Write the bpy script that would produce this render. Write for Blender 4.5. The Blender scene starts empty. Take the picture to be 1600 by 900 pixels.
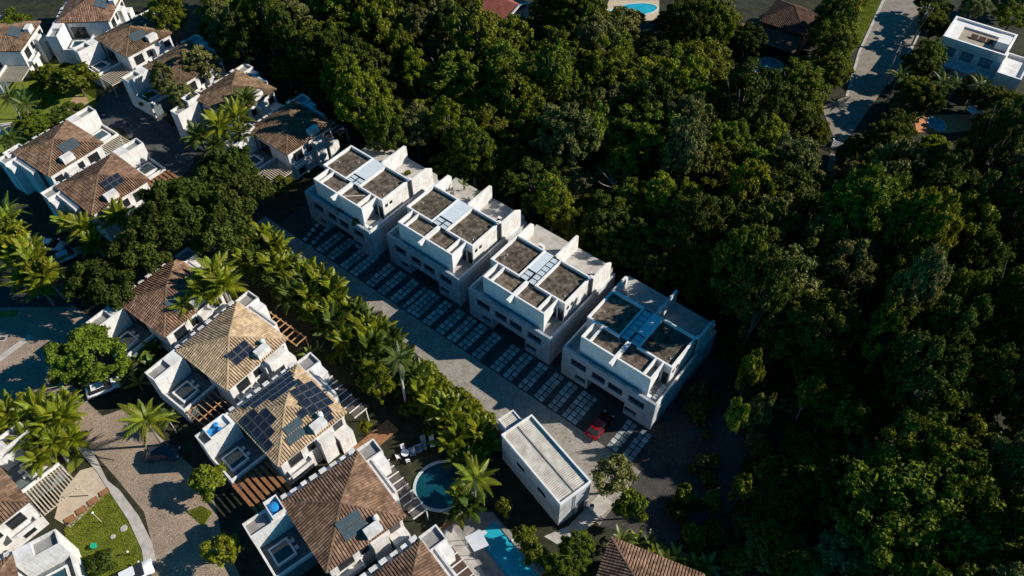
import bpy, bmesh, math, random
import numpy as np
from mathutils import Matrix, Vector

# ------------------------------------------------------------------ camera
sc = bpy.context.scene
COL = sc.collection
rad = math.radians
F_PX, PITCH, ROLL, CAM_H = 1224.67, rad(39.83), rad(-0.65), 88.0
fw = np.array([0, math.sin(PITCH), -math.cos(PITCH)])
up0 = np.array([0, math.cos(PITCH), math.sin(PITCH)])
rt0 = np.array([1.0, 0, 0])
RT = math.cos(ROLL) * rt0 + math.sin(ROLL) * up0
UP = -math.sin(ROLL) * rt0 + math.cos(ROLL) * up0
CP = np.array([0, 0, CAM_H])
cam = bpy.data.cameras.new('camera')
cam.sensor_width = 36.0
cam.lens = 36.0 * F_PX / 1600.0
cam.clip_start = 1.0
cam.clip_end = 3000.0
camo = bpy.data.objects.new('camera', cam)
COL.objects.link(camo)
M = Matrix(((RT[0], UP[0], -fw[0], 0), (RT[1], UP[1], -fw[1], 0), (RT[2], UP[2], -fw[2], CAM_H), (0, 0, 0, 1)))
camo.matrix_world = M
sc.camera = camo

# ------------------------------------------------------------------ light
SUN_EL, SUN_AZ = 32.0, 3.0            # azimuth from +x towards +y
w = bpy.data.worlds.new('World')
sc.world = w
w.use_nodes = True
nt = w.node_tree
bg = nt.nodes['Background']
sky = nt.nodes.new('ShaderNodeTexSky')
sky.sky_type = 'NISHITA'
sky.sun_disc = False
sky.sun_elevation = rad(SUN_EL)
sky.sun_rotation = rad(90 - SUN_AZ)
sky.ozone_density = 6.0
sky.air_density = 0.7
sky.dust_density = 0.0
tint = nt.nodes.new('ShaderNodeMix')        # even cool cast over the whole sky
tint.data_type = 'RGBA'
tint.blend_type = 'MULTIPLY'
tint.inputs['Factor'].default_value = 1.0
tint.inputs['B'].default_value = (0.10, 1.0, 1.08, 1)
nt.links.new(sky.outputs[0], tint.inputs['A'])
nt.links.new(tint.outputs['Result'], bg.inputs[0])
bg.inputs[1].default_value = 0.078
sl = bpy.data.lights.new('sun', 'SUN')
sl.energy = 5.0
sl.angle = rad(0.5)
sl.color = (1.0, 0.93, 0.83)
so = bpy.data.objects.new('sun', sl)
COL.objects.link(so)
sd = Vector((math.cos(rad(SUN_EL)) * math.cos(rad(SUN_AZ)), math.cos(rad(SUN_EL)) * math.sin(rad(SUN_AZ)), math.sin(rad(SUN_EL))))
so.rotation_euler = sd.to_track_quat('Z', 'Y').to_euler()
so.location = (60, 0, 60)
vs = sc.view_settings
vs.view_transform = 'Standard'
vs.look = 'None'
vs.exposure = 0.36
vs.gamma = 1.0
vs.use_curve_mapping = False
sc.cycles.max_bounces = 6
sc.cycles.diffuse_bounces = 2
sc.cycles.use_denoising = True

rnd = random.Random(7)
nrs = np.random.RandomState(11)


def G(x, y, z=0.0):
    """world point at height z seen at photograph pixel x, y (for measuring the place)"""
    d = fw + RT * (x - 800) / F_PX + UP * (450 - y) / F_PX
    t = (z - CAM_H) / d[2]
    p = CP + d * t
    return (float(p[0]), float(p[1]), z)


def PX(p):
    d = np.array(p, float) - CP
    zz = d @ fw
    return 800 + F_PX * (d @ RT) / zz, 450 - F_PX * (d @ UP) / zz


def in_poly(x, y, poly):
    c = False
    j = len(poly) - 1
    for i in range(len(poly)):
        xi, yi = poly[i]
        xj, yj = poly[j]
        if (yi > y) != (yj > y) and x < (xj - xi) * (y - yi) / (yj - yi) + xi:
            c = not c
        j = i
    return c


# ------------------------------------------------------------------ materials
MATS = {}


def mat(name, c1, c2=None, scale=3.0, rough=0.85, detail=6.0, bump=0.0, bscale=None, spec=0.3, island=0.0, objrand=0.0,
        metal=0.0, trans=0.0, stain=0.0, streak=0.0, alpha=None, lo=0.35, hi=0.65):
    if name in MATS:
        return MATS[name]
    m = bpy.data.materials.new(name)
    m.use_nodes = True
    t = m.node_tree
    N, L = t.nodes, t.links
    b = N['Principled BSDF']
    b.inputs['Roughness'].default_value = rough
    b.inputs['Metallic'].default_value = metal
    b.inputs['Specular IOR Level'].default_value = spec
    tc = N.new('ShaderNodeTexCoord')
    no = N.new('ShaderNodeTexNoise')
    no.inputs['Scale'].default_value = scale
    no.inputs['Detail'].default_value = detail
    no.inputs['Roughness'].default_value = 0.62
    L.new(tc.outputs['Object'], no.inputs['Vector'])
    rp = N.new('ShaderNodeValToRGB')
    rp.color_ramp.elements[0].position = lo
    rp.color_ramp.elements[1].position = hi
    rp.color_ramp.elements[0].color = (*c1, 1)
    rp.color_ramp.elements[1].color = (*(c2 or c1), 1)
    L.new(no.outputs['Fac'], rp.inputs['Fac'])
    col = rp.outputs['Color']
    if stain:
        n2 = N.new('ShaderNodeTexNoise')
        n2.inputs['Scale'].default_value = 0.7
        n2.inputs['Detail'].default_value = 8.0
        n2.inputs['Roughness'].default_value = 0.7
        L.new(tc.outputs['Object'], n2.inputs['Vector'])
        r2 = N.new('ShaderNodeValToRGB')
        r2.color_ramp.elements[0].position = 0.42
        r2.color_ramp.elements[1].position = 0.62
        r2.color_ramp.elements[0].color = (1, 1, 1, 1)
        k = 1 - stain
        r2.color_ramp.elements[1].color = (k, k * 0.97, k * 0.92, 1)
        L.new(n2.outputs['Fac'], r2.inputs['Fac'])
        mx = N.new('ShaderNodeMix')
        mx.data_type = 'RGBA'
        mx.blend_type = 'MULTIPLY'
        mx.inputs['Factor'].default_value = 1.0
        L.new(col, mx.inputs['A'])
        L.new(r2.outputs['Color'], mx.inputs['B'])
        col = mx.outputs['Result']
    if streak:
        mp = N.new('ShaderNodeMapping')
        mp.inputs['Scale'].default_value = (3.2, 3.2, 0.22)
        L.new(tc.outputs['Object'], mp.inputs['Vector'])
        n3 = N.new('ShaderNodeTexNoise')
        n3.inputs['Scale'].default_value = 1.6
        n3.inputs['Detail'].default_value = 7.0
        n3.inputs['Roughness'].default_value = 0.65
        L.new(mp.outputs['Vector'], n3.inputs['Vector'])
        r3 = N.new('ShaderNodeValToRGB')
        r3.color_ramp.elements[0].position = 0.50
        r3.color_ramp.elements[1].position = 0.72
        k = 1 - streak
        r3.color_ramp.elements[0].color = (1, 1, 1, 1)
        r3.color_ramp.elements[1].color = (k, k * 0.97, k * 0.93, 1)
        L.new(n3.outputs['Fac'], r3.inputs['Fac'])
        mx = N.new('ShaderNodeMix')
        mx.data_type = 'RGBA'
        mx.blend_type = 'MULTIPLY'
        mx.inputs['Factor'].default_value = 1.0
        L.new(col, mx.inputs['A'])
        L.new(r3.outputs['Color'], mx.inputs['B'])
        col = mx.outputs['Result']
    if island or objrand:
        hs = N.new('ShaderNodeHueSaturation')
        L.new(col, hs.inputs['Color'])
        val = None
        if island:
            ge = N.new('ShaderNodeNewGeometry')
            mr = N.new('ShaderNodeMapRange')
            mr.inputs['To Min'].default_value = 1 - island
            mr.inputs['To Max'].default_value = 1 + island
            L.new(ge.outputs['Random Per Island'], mr.inputs['Value'])
            val = mr.outputs['Result']
        if objrand:
            oi = N.new('ShaderNodeObjectInfo')
            m2 = N.new('ShaderNodeMapRange')
            m2.inputs['To Min'].default_value = 1 - objrand
            m2.inputs['To Max'].default_value = 1 + objrand
            L.new(oi.outputs['Random'], m2.inputs['Value'])
            if val is not None:
                mm = N.new('ShaderNodeMath')
                mm.operation = 'MULTIPLY'
                L.new(val, mm.inputs[0])
                L.new(m2.outputs['Result'], mm.inputs[1])
                val = mm.outputs[0]
            else:
                val = m2.outputs['Result']
            m3 = N.new('ShaderNodeMapRange')
            m3.inputs['To Min'].default_value = 0.5 - 0.06 * objrand
            m3.inputs['To Max'].default_value = 0.5 + 0.10 * objrand
            ml = N.new('ShaderNodeMath')
            ml.operation = 'FRACT'
            m4 = N.new('ShaderNodeMath')
            m4.operation = 'MULTIPLY'
            m4.inputs[1].default_value = 7.31
            L.new(oi.outputs['Random'], m4.inputs[0])
            L.new(m4.outputs[0], ml.inputs[0])
            L.new(ml.outputs[0], m3.inputs['Value'])
            L.new(m3.outputs['Result'], hs.inputs['Hue'])
        L.new(val, hs.inputs['Value'])
        col = hs.outputs['Color']
    L.new(col, b.inputs['Base Color'])
    if bump:
        nb = N.new('ShaderNodeTexNoise')
        nb.inputs['Scale'].default_value = bscale or scale * 4
        nb.inputs['Detail'].default_value = 6.0
        L.new(tc.outputs['Object'], nb.inputs['Vector'])
        bp = N.new('ShaderNodeBump')
        bp.inputs['Strength'].default_value = bump
        bp.inputs['Distance'].default_value = 0.05
        L.new(nb.outputs['Fac'], bp.inputs['Height'])
        L.new(bp.outputs['Normal'], b.inputs['Normal'])
    if trans:
        tl = N.new('ShaderNodeBsdfTranslucent')
        L.new(col, tl.inputs['Color'])
        ms = N.new('ShaderNodeMixShader')
        ms.inputs[0].default_value = trans
        L.new(b.outputs[0], ms.inputs[1])
        L.new(tl.outputs[0], ms.inputs[2])
        L.new(ms.outputs[0], N['Material Output'].inputs['Surface'])
    MATS[name] = m
    return m


def cobble_mat(name, c1, c2, mortar, sc_):
    m = bpy.data.materials.new(name)
    m.use_nodes = True
    t = m.node_tree
    N, L = t.nodes, t.links
    b = N['Principled BSDF']
    b.inputs['Roughness'].default_value = 0.9
    tc = N.new('ShaderNodeTexCoord')
    v = N.new('ShaderNodeTexVoronoi')
    v.inputs['Scale'].default_value = sc_
    L.new(tc.outputs['Object'], v.inputs['Vector'])
    ve = N.new('ShaderNodeTexVoronoi')
    ve.feature = 'DISTANCE_TO_EDGE'
    ve.inputs['Scale'].default_value = sc_
    L.new(tc.outputs['Object'], ve.inputs['Vector'])
    sx = N.new('ShaderNodeSeparateColor')
    L.new(v.outputs['Color'], sx.inputs[0])
    mx = N.new('ShaderNodeMix')
    mx.data_type = 'RGBA'
    mx.inputs['A'].default_value = (*c1, 1)
    mx.inputs['B'].default_value = (*c2, 1)
    L.new(sx.outputs[0], mx.inputs['Factor'])
    rp = N.new('ShaderNodeValToRGB')
    rp.color_ramp.elements[0].position = 0.02
    rp.color_ramp.elements[1].position = 0.09
    L.new(ve.outputs['Distance'], rp.inputs['Fac'])
    m2 = N.new('ShaderNodeMix')
    m2.data_type = 'RGBA'
    m2.inputs['A'].default_value = (*mortar, 1)
    L.new(rp.outputs['Color'], m2.inputs['Factor'])
    L.new(mx.outputs['Result'], m2.inputs['B'])
    n2 = N.new('ShaderNodeTexNoise')
    n2.inputs['Scale'].default_value = 0.35
    n2.inputs['Detail'].default_value = 8
    L.new(tc.outputs['Object'], n2.inputs['Vector'])
    r2 = N.new('ShaderNodeValToRGB')
    r2.color_ramp.elements[0].position = 0.3
    r2.color_ramp.elements[1].position = 0.7
    r2.color_ramp.elements[0].color = (0.72, 0.7, 0.68, 1)
    r2.color_ramp.elements[1].color = (1.08, 1.06, 1.03, 1)
    L.new(n2.outputs['Fac'], r2.inputs['Fac'])
    m3 = N.new('ShaderNodeMix')
    m3.data_type = 'RGBA'
    m3.blend_type = 'MULTIPLY'
    m3.inputs['Factor'].default_value = 1
    L.new(m2.outputs['Result'], m3.inputs['A'])
    L.new(r2.outputs['Color'], m3.inputs['B'])
    L.new(m3.outputs['Result'], b.inputs['Base Color'])
    bp = N.new('ShaderNodeBump')
    bp.inputs['Strength'].default_value = 0.6
    bp.inputs['Distance'].default_value = 0.03
    L.new(rp.outputs['Color'], bp.inputs['Height'])
    L.new(bp.outputs['Normal'], b.inputs['Normal'])
    MATS[name] = m
    return m


def block_mat(name, c1, c2, mortar, sx_, bw, bh):
    """coursed stone or board cladding for walls"""
    m = bpy.data.materials.new(name)
    m.use_nodes = True
    t = m.node_tree
    N, L = t.nodes, t.links
    b = N['Principled BSDF']
    b.inputs['Roughness'].default_value = 0.85
    tc = N.new('ShaderNodeTexCoord')
    mp = N.new('ShaderNodeMapping')
    mp.inputs['Rotation'].default_value = (rad(90), 0, 0)
    L.new(tc.outputs['Object'], mp.inputs['Vector'])
    br = N.new('ShaderNodeTexBrick')
    br.inputs['Scale'].default_value = sx_
    br.inputs['Brick Width'].default_value = bw
    br.inputs['Row Height'].default_value = bh
    br.inputs['Mortar Size'].default_value = 0.012
    br.inputs['Color1'].default_value = (*c1, 1)
    br.inputs['Color2'].default_value = (*c2, 1)
    br.inputs['Mortar'].default_value = (*mortar, 1)
    L.new(mp.outputs['Vector'], br.inputs['Vector'])
    L.new(br.outputs['Color'], b.inputs['Base Color'])
    bp = N.new('ShaderNodeBump')
    bp.invert = True
    bp.inputs['Strength'].default_value = 0.5
    bp.inputs['Distance'].default_value = 0.02
    L.new(br.outputs['Fac'], bp.inputs['Height'])
    L.new(bp.outputs['Normal'], b.inputs['Normal'])
    MATS[name] = m
    return m


WHITE = mat('white_plaster', (0.70, 0.69, 0.67), (0.80, 0.79, 0.77), 1.6, stain=0.18, streak=0.38, bump=0.08, bscale=20)
GREYW = mat('pale_grey_plaster', (0.46, 0.49, 0.50), (0.57, 0.59, 0.60), 1.4, stain=0.25, streak=0.45, bump=0.08, bscale=20)
STONE = block_mat('grey_stone_cladding', (0.37, 0.42, 0.45), (0.25, 0.285, 0.31), (0.18, 0.20, 0.21), 1.0, 0.8, 0.28)
RIM = mat('white_coping', (0.74, 0.73, 0.71), (0.80, 0.79, 0.77), 3, stain=0.12)
ROOFB = mat('mossy_flat_roof', (0.060, 0.044, 0.029), (0.25, 0.205, 0.155), 1.5, detail=9, rough=0.95, bump=0.5, bscale=9, stain=0.6, lo=0.36, hi=0.66, objrand=0.25)
GLASS = mat('skylight_glass', (0.42, 0.50, 0.53), (0.50, 0.57, 0.6), 2, rough=0.12, spec=0.6)
PALESLAB = mat('pale_blue_roof_sheet', (0.55, 0.61, 0.64), (0.62, 0.67, 0.70), 1.2, rough=0.5)
DARKGL = mat('dark_window_glass', (0.012, 0.015, 0.018), (0.02, 0.024, 0.028), 2, rough=0.12, spec=0.5)
DARKM = mat('dark_metal', (0.03, 0.03, 0.03), (0.05, 0.05, 0.05), 5, rough=0.45)
TILE_B = mat('brown_clay_tile', (0.145, 0.088, 0.054), (0.29, 0.185, 0.118), 0.9, detail=8, island=0.34, objrand=0.16, stain=0.3, rough=0.9)
TILE_T = mat('tan_clay_tile', (0.40, 0.29, 0.175), (0.56, 0.42, 0.27), 0.9, detail=8, island=0.25, stain=0.2, rough=0.9)
TILE_D = mat('dark_brown_clay_tile', (0.075, 0.042, 0.028), (0.14, 0.08, 0.05), 0.9, detail=8, island=0.3, rough=0.9)
UNDER = mat('roof_underlay', (0.10, 0.06, 0.04), (0.14, 0.085, 0.055), 2)
PVM = mat('solar_cell', (0.012, 0.016, 0.026), (0.02, 0.026, 0.04), 2, rough=0.14, spec=0.5)
THERM = mat('solar_collector', (0.05, 0.075, 0.085), (0.07, 0.10, 0.11), 2, rough=0.14, spec=0.5)
PVFR = mat('panel_frame', (0.14, 0.14, 0.15), (0.2, 0.2, 0.2), 4, rough=0.4, metal=0.5)
BLUE = mat('blue_plastic', (0.02, 0.22, 0.55), (0.03, 0.28, 0.62), 2, rough=0.4)
POOLW = mat('pool_water', (0.012, 0.30, 0.42), (0.03, 0.40, 0.52), 0.5, rough=0.04, spec=0.5, bump=0.06, bscale=2.5)
POOLD = mat('deep_pool_water', (0.004, 0.045, 0.065), (0.006, 0.065, 0.085), 0.5, rough=0.04, spec=0.5, bump=0.06, bscale=2.5)
POOLC = mat('pool_coping', (0.42, 0.50, 0.50), (0.55, 0.6, 0.6), 3)
TEALT = mat('grey_green_tile', (0.09, 0.115, 0.12), (0.15, 0.18, 0.185), 2.2)
WOOD = mat('brown_wood', (0.17, 0.075, 0.03), (0.28, 0.13, 0.055), 2.5, island=0.25, rough=0.8)
WOODL = mat('orange_wood', (0.36, 0.19, 0.08), (0.48, 0.27, 0.13), 2.5, island=0.2)
WOODD = mat('dark_wood_deck', (0.05, 0.03, 0.02), (0.09, 0.055, 0.038), 2.5)
WEATH = mat('weathered_wood', (0.42, 0.35, 0.26), (0.55, 0.47, 0.36), 2.5, island=0.2)
GREYR = mat('grey_brown_canopy', (0.085, 0.07, 0.065), (0.13, 0.11, 0.10), 1.5, stain=0.2)
TERRA = mat('terracotta_paving', (0.22, 0.10, 0.045), (0.36, 0.18, 0.085), 3, bump=0.3)
ORANGE = mat('orange_paving', (0.50, 0.20, 0.085), (0.62, 0.28, 0.13), 2)
CONC = mat('pale_concrete', (0.40, 0.375, 0.34), (0.52, 0.49, 0.45), 1.0, detail=9, bump=0.15, stain=0.2)
CONCD = mat('grey_concrete', (0.22, 0.215, 0.205), (0.31, 0.30, 0.29), 0.8, detail=9, bump=0.15, stain=0.25)
DRIVE = mat('driveway_gravel', (0.25, 0.225, 0.195), (0.38, 0.345, 0.30), 2.2, detail=12, bump=0.5, bscale=14, stain=0.22, lo=0.25, hi=0.75)
ASPH = mat('worn_asphalt', (0.19, 0.165, 0.135), (0.30, 0.265, 0.22), 0.9, detail=12, bump=0.3, bscale=16, stain=0.2, lo=0.25, hi=0.75)
PAVER = mat('pale_paver', (0.26, 0.29, 0.28), (0.41, 0.44, 0.42), 1.5, objrand=0.35, bump=0.2)
COBB = cobble_mat('granite_cobbles', (0.42, 0.325, 0.24), (0.33, 0.255, 0.19), (0.16, 0.125, 0.09), 4.5)
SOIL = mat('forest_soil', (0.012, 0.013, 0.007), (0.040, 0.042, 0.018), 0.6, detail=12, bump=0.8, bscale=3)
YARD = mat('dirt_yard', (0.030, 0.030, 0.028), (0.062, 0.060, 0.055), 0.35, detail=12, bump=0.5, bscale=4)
GRASSG = mat('lawn_ground', (0.10, 0.13, 0.012), (0.18, 0.205, 0.02), 0.8, detail=10)
GRASSB = mat('grass_blades', (0.16, 0.20, 0.014), (0.26, 0.29, 0.028), 0.8, island=0.35, trans=0.25)
BARK = mat('bark', (0.06, 0.048, 0.035), (0.14, 0.115, 0.09), 4, bump=0.5, bscale=14)
PALEB = mat('pale_bark', (0.22, 0.20, 0.17), (0.36, 0.33, 0.29), 4, bump=0.4, bscale=14)
LEAF = {
    'dark': mat('dark_green_leaf', (0.048, 0.062, 0.008), (0.085, 0.102, 0.014), 0.5, island=0.5, objrand=0.28, rough=0.75, spec=0.12, trans=0.24),
    'mid': mat('mid_green_leaf', (0.094, 0.110, 0.008), (0.150, 0.166, 0.014), 0.5, island=0.5, objrand=0.28, rough=0.75, spec=0.12, trans=0.24),
    'grey': mat('grey_green_leaf', (0.110, 0.114, 0.030), (0.178, 0.178, 0.055), 0.5, island=0.5, objrand=0.22, rough=0.75, spec=0.12, trans=0.22),
    'yellow': mat('yellow_green_leaf', (0.138, 0.150, 0.008), (0.212, 0.218, 0.014), 0.5, island=0.45, objrand=0.22, rough=0.7, spec=0.12, trans=0.26),
    'bright': mat('bright_green_leaf', (0.105, 0.138, 0.010), (0.160, 0.188, 0.016), 0.5, island=0.45, objrand=0.22, rough=0.7, spec=0.14, trans=0.26),
}
FROND_Y = mat('yellow_green_frond', (0.175, 0.205, 0.010), (0.27, 0.29, 0.018), 0.8, island=0.3, objrand=0.25, rough=0.45, spec=0.4, trans=0.28)
FROND_G = mat('green_frond', (0.065, 0.095, 0.012), (0.115, 0.150, 0.020), 0.8, island=0.3, objrand=0.25, rough=0.45, spec=0.4, trans=0.25)
FROND_O = mat('ochre_frond', (0.30, 0.19, 0.03), (0.42, 0.27, 0.05), 0.8, island=0.3, rough=0.6, trans=0.25)
CAR_W = mat('white_car_paint', (0.75, 0.76, 0.77), None, 2, rough=0.18, spec=0.5)
CAR_D = mat('dark_car_paint', (0.03, 0.04, 0.05), None, 2, rough=0.15, spec=0.5)
CAR_S = mat('silver_car_paint', (0.42, 0.45, 0.48), None, 2, rough=0.2, metal=0.5)
CAR_R = mat('red_car_paint', (0.20, 0.003, 0.006), (0.24, 0.005, 0.008), 2, rough=0.2, spec=0.5)
RUBBER = mat('tyre_rubber', (0.015, 0.015, 0.015), None, 2, rough=0.9)
LAMP_G = mat('lamp_glass', (0.8, 0.8, 0.78), None, 2, rough=0.1)
CORR = mat('pale_fibre_cement', (0.46, 0.43, 0.38), (0.60, 0.57, 0.51), 1.2, detail=9, stain=0.25)
SAIL = mat('white_canvas', (0.72, 0.72, 0.74), (0.78, 0.78, 0.79), 2)
FABG = mat('grey_fabric', (0.20, 0.23, 0.27), (0.26, 0.29, 0.33), 4)
GREENP = mat('green_plastic', (0.02, 0.35, 0.22), None, 3, rough=0.4)
YELLOW = mat('yellow_fabric', (0.6, 0.42, 0.05), None, 3)


# ------------------------------------------------------------------ mesh helpers
class MB:
    def __init__(s):
        s.v = []
        s.f = []

    def box(s, x0, x1, y0, y1, z0, z1):
        i = len(s.v)
        s.v += [(x0, y0, z0), (x1, y0, z0), (x1, y1, z0), (x0, y1, z0), (x0, y0, z1), (x1, y0, z1), (x1, y1, z1), (x0, y1, z1)]
        s.f += [(i, i + 3, i + 2, i + 1), (i + 4, i + 5, i + 6, i + 7), (i, i + 1, i + 5, i + 4), (i + 1, i + 2, i + 6, i + 5), (i + 2, i + 3, i + 7, i + 6), (i + 3, i, i + 4, i + 7)]
        return s

    def poly(s, pts):
        i = len(s.v)
        s.v += [tuple(p) for p in pts]
        s.f.append(tuple(range(i, i + len(pts))))
        return s

    def prism(s, pts, ax, a0, a1):
        """polygon of (p, q) pairs extruded along axis ax (0,1,2) between a0 and a1"""
        n = len(pts)
        i = len(s.v)
        for a in (a0, a1):
            for p, q in pts:
                if ax == 0:
                    s.v.append((a, p, q))
                elif ax == 1:
                    s.v.append((p, a, q))
                else:
                    s.v.append((p, q, a))
        s.f.append(tuple(range(i + n - 1, i - 1, -1)))
        s.f.append(tuple(range(i + n, i + 2 * n)))
        for k in range(n):
            j = (k + 1) % n
            s.f.append((i + k, i + j, i + n + j, i + n + k))
        return s

    def ring(s, x0, x1, y0, y1, z0, z1, t):
        """four parapet walls around a rectangle"""
        s.box(x0, x1, y0, y0 + t, z0, z1)
        s.box(x0, x1, y1 - t, y1, z0, z1)
        s.box(x0, x0 + t, y0 + t, y1 - t, z0, z1)
        s.box(x1 - t, x1, y0 + t, y1 - t, z0, z1)
        return s

    def tube(s, path, radii, n=7, cap=True):
        path = [Vector(p) for p in path]
        rings = []
        for k, p in enumerate(path):
            d = (path[min(k + 1, len(path) - 1)] - path[max(k - 1, 0)]).normalized()
            a = d.cross(Vector((0.31, 0.92, 0.11)))
            if a.length < 0.1:
                a = d.cross(Vector((1, 0, 0)))
            a.normalize()
            b = d.cross(a)
            i = len(s.v)
            for q in range(n):
                t = 2 * math.pi * q / n
                v = p + (a * math.cos(t) + b * math.sin(t)) * radii[k]
                s.v.append(tuple(v))
            rings.append(i)
        for k in range(len(rings) - 1):
            for q in range(n):
                r = (q + 1) % n
                s.f.append((rings[k] + q, rings[k] + r, rings[k + 1] + r, rings[k + 1] + q))
        if cap:
            s.f.append(tuple(rings[-1] + q for q in range(n)))
            s.f.append(tuple(rings[0] + q for q in range(n - 1, -1, -1)))
        return s

    def disc(s, cx, cy, z, rx, ry, n=24):
        s.poly([(cx + rx * math.cos(2 * math.pi * k / n), cy + ry * math.sin(2 * math.pi * k / n), z) for k in range(n)])
        return s

    def mesh(s, name, m):
        me = bpy.data.meshes.new(name)
        me.from_pydata(s.v, [], s.f)
        if m:
            me.materials.append(m)
        me.update()
        return me


def np_mesh(name, verts, nfaces, k, m):
    """mesh of nfaces separate k-gons from a numpy vertex array"""
    me = bpy.data.meshes.new(name)
    me.vertices.add(len(verts))
    me.vertices.foreach_set('co', verts.astype(np.float32).ravel())
    me.loops.add(nfaces * k)
    me.loops.foreach_set('vertex_index', np.arange(nfaces * k, dtype=np.int32))
    me.polygons.add(nfaces)
    me.polygons.foreach_set('loop_start', np.arange(0, nfaces * k, k, dtype=np.int32))
    me.polygons.foreach_set('loop_total', np.full(nfaces, k, dtype=np.int32))
    me.materials.append(m)
    me.update()
    me.validate()
    return me


LINK = True


def obj(name, data, parent=None, link=True):
    o = bpy.data.objects.new(name, data)
    if link and LINK:
        COL.objects.link(o)
    if parent is not None:
        o.parent = parent
        KIDS.setdefault(parent, []).append(o)
    return o


KIDS = {}


def part(name, mb, m, parent, loc=None, rot=None, kind=None, smooth=False):
    me = mb.mesh(name, m) if isinstance(mb, MB) else mb
    if smooth:
        for p in me.polygons:
            p.use_smooth = True
    o = obj(name, me, parent)
    if loc:
        o.location = loc
    if rot:
        o.rotation_euler = rot
    if kind:
        o['kind'] = kind
    return o


def thing(name, label, cat, loc=(0, 0, 0), rz=0, group=None, mesh=None):
    o = obj(name, mesh)
    o.location = loc
    o.rotation_euler = (0, 0, rz)
    tag(o, label, cat, group)
    return o


def tag(o, label, cat, group=None):
    o['label'] = label
    o['category'] = cat
    if group:
        o['group'] = group
    elif 'group' in o:
        del o['group']
    return o


def struct(name, mb, m):
    o = obj(name, mb.mesh(name, m))
    o['kind'] = 'structure'
    return o


def copy_tree(o, parent=None, swap=None):
    c = o.copy()
    COL.objects.link(c)
    if parent is not None:
        c.parent = parent
        KIDS.setdefault(parent, []).append(c)
    if swap and c.type == 'MESH' and c.data.materials and c.material_slots[0].link == 'DATA' and c.data.materials[0] and c.data.materials[0].name in swap:
        c.material_slots[0].link = 'OBJECT'
        c.material_slots[0].material = swap[c.data.materials[0].name]
    for ch in KIDS.get(o, []):
        copy_tree(ch, c, swap)
    return c


def sheet(name, pix, m, z, world=False):
    pts = [p if world else G(p[0], p[1], z)[:2] for p in pix]
    return struct(name, MB().poly([(p[0], p[1], z) for p in pts]), m)


def slab(name, pix, m, z0, z1):
    pts = [G(p[0], p[1], z1)[:2] for p in pix]
    a = sum(pts[i][0] * pts[(i + 1) % len(pts)][1] - pts[(i + 1) % len(pts)][0] * pts[i][1] for i in range(len(pts)))
    if a < 0:
        pts = pts[::-1]
    return struct(name, MB().prism(pts, 2, z0, z1), m)


# ------------------------------------------------------------------ ground
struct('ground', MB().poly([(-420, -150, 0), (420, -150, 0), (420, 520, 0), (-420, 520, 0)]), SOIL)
ROW_A = rad(-39.4)
RU = (math.cos(ROW_A), math.sin(ROW_A))
RV = (-math.sin(ROW_A), math.cos(ROW_A))
Q = [(-28.388, 90.633), (-15.033, 81.438), (-2.839, 71.096), (9.564, 61.026)]


def row(x, y, z=0.0):
    return (Q[0][0] + RU[0] * x + RV[0] * y, Q[0][1] + RU[1] * x + RV[1] * y, z)


sheet('driveway', [row(x, y) for x, y in ((-7, -8.15), (63.5, -8.15), (63.5, -17), (50, -14.6), (43, -13.6), (30, -12.6), (15, -11.8), (-7, -12.4))], DRIVE, 0.010, True)
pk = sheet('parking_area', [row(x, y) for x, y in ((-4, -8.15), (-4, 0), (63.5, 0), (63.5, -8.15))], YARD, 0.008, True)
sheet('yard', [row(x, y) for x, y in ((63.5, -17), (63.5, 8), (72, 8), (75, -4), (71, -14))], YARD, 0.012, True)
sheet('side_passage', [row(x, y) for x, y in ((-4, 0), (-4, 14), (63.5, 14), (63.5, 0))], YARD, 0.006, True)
sheet('cobbled_street', [(-60, 478), (20, 480), (110, 475), (150, 500), (110, 600), (160, 650), (190, 640), (260, 690), (330, 760), (345, 830), (400, 960), (190, 960), (200, 880), (240, 860), (225, 800), (180, 745), (140, 700), (100, 640), (40, 650), (-60, 640)], COBB, 0.014)
sheet('upper_street', [(120, 200), (160, 150), (215, 110), (260, 190), (310, 225), (300, 260), (240, 320), (200, 300), (230, 250), (190, 200)], mat('shade_darkened_asphalt', (0.05, 0.05, 0.05), (0.10, 0.098, 0.095), 0.8, detail=10, bump=0.3, bscale=14), 0.014)  # asphalt made darker to carry the street's shade in its colour
sheet('lane', [(60, 365), (120, 380), (130, 440), (110, 480), (20, 480), (-40, 470), (60, 420)], YARD, 0.018)
slab('sidewalk', [(118, 698), (144, 703), (167, 750), (186, 765), (216, 805), (236, 845), (244, 880), (226, 900), (222, 860), (200, 812), (172, 770), (150, 735)], CONC, 0, 0.12)
slab('crosswalk_strip', [(-40, 594), (-40, 583), (46, 522), (52, 527)], CONC, 0, 0.03)
slab('driveway_path', [(95, 772), (125, 735), (150, 728), (170, 768), (110, 825), (85, 810)], mat('beige_paving', (0.44, 0.36, 0.26), (0.54, 0.45, 0.34), 1.5, detail=9, bump=0.2), 0, 0.06)
slab('lawn', [(100, 826), (165, 765), (172, 770), (200, 812), (222, 860), (226, 905), (150, 960), (110, 880)], GRASSG, 0, 0.05)
slab('lawn', [(292, 800), (315, 790), (332, 800), (318, 822)], GRASSG, 0, 0.05)
slab('lawn', [(-10, 498), (-10, 488), (30, 484), (22, 494)], GRASSG, 0, 0.05)
slab('lawn', [(100, 716), (124, 704), (132, 718), (108, 742)], GRASSG, 0, 0.05)
sheet('street', [(1397, -30), (1345, 80), (1325, 150), (1283, 166), (1303, 215), (1285, 300), (1310, 300), (1326, 215), (1362, 165), (1387, 130), (1422, 75), (1470, -30)], ASPH, 0.014)
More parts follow.
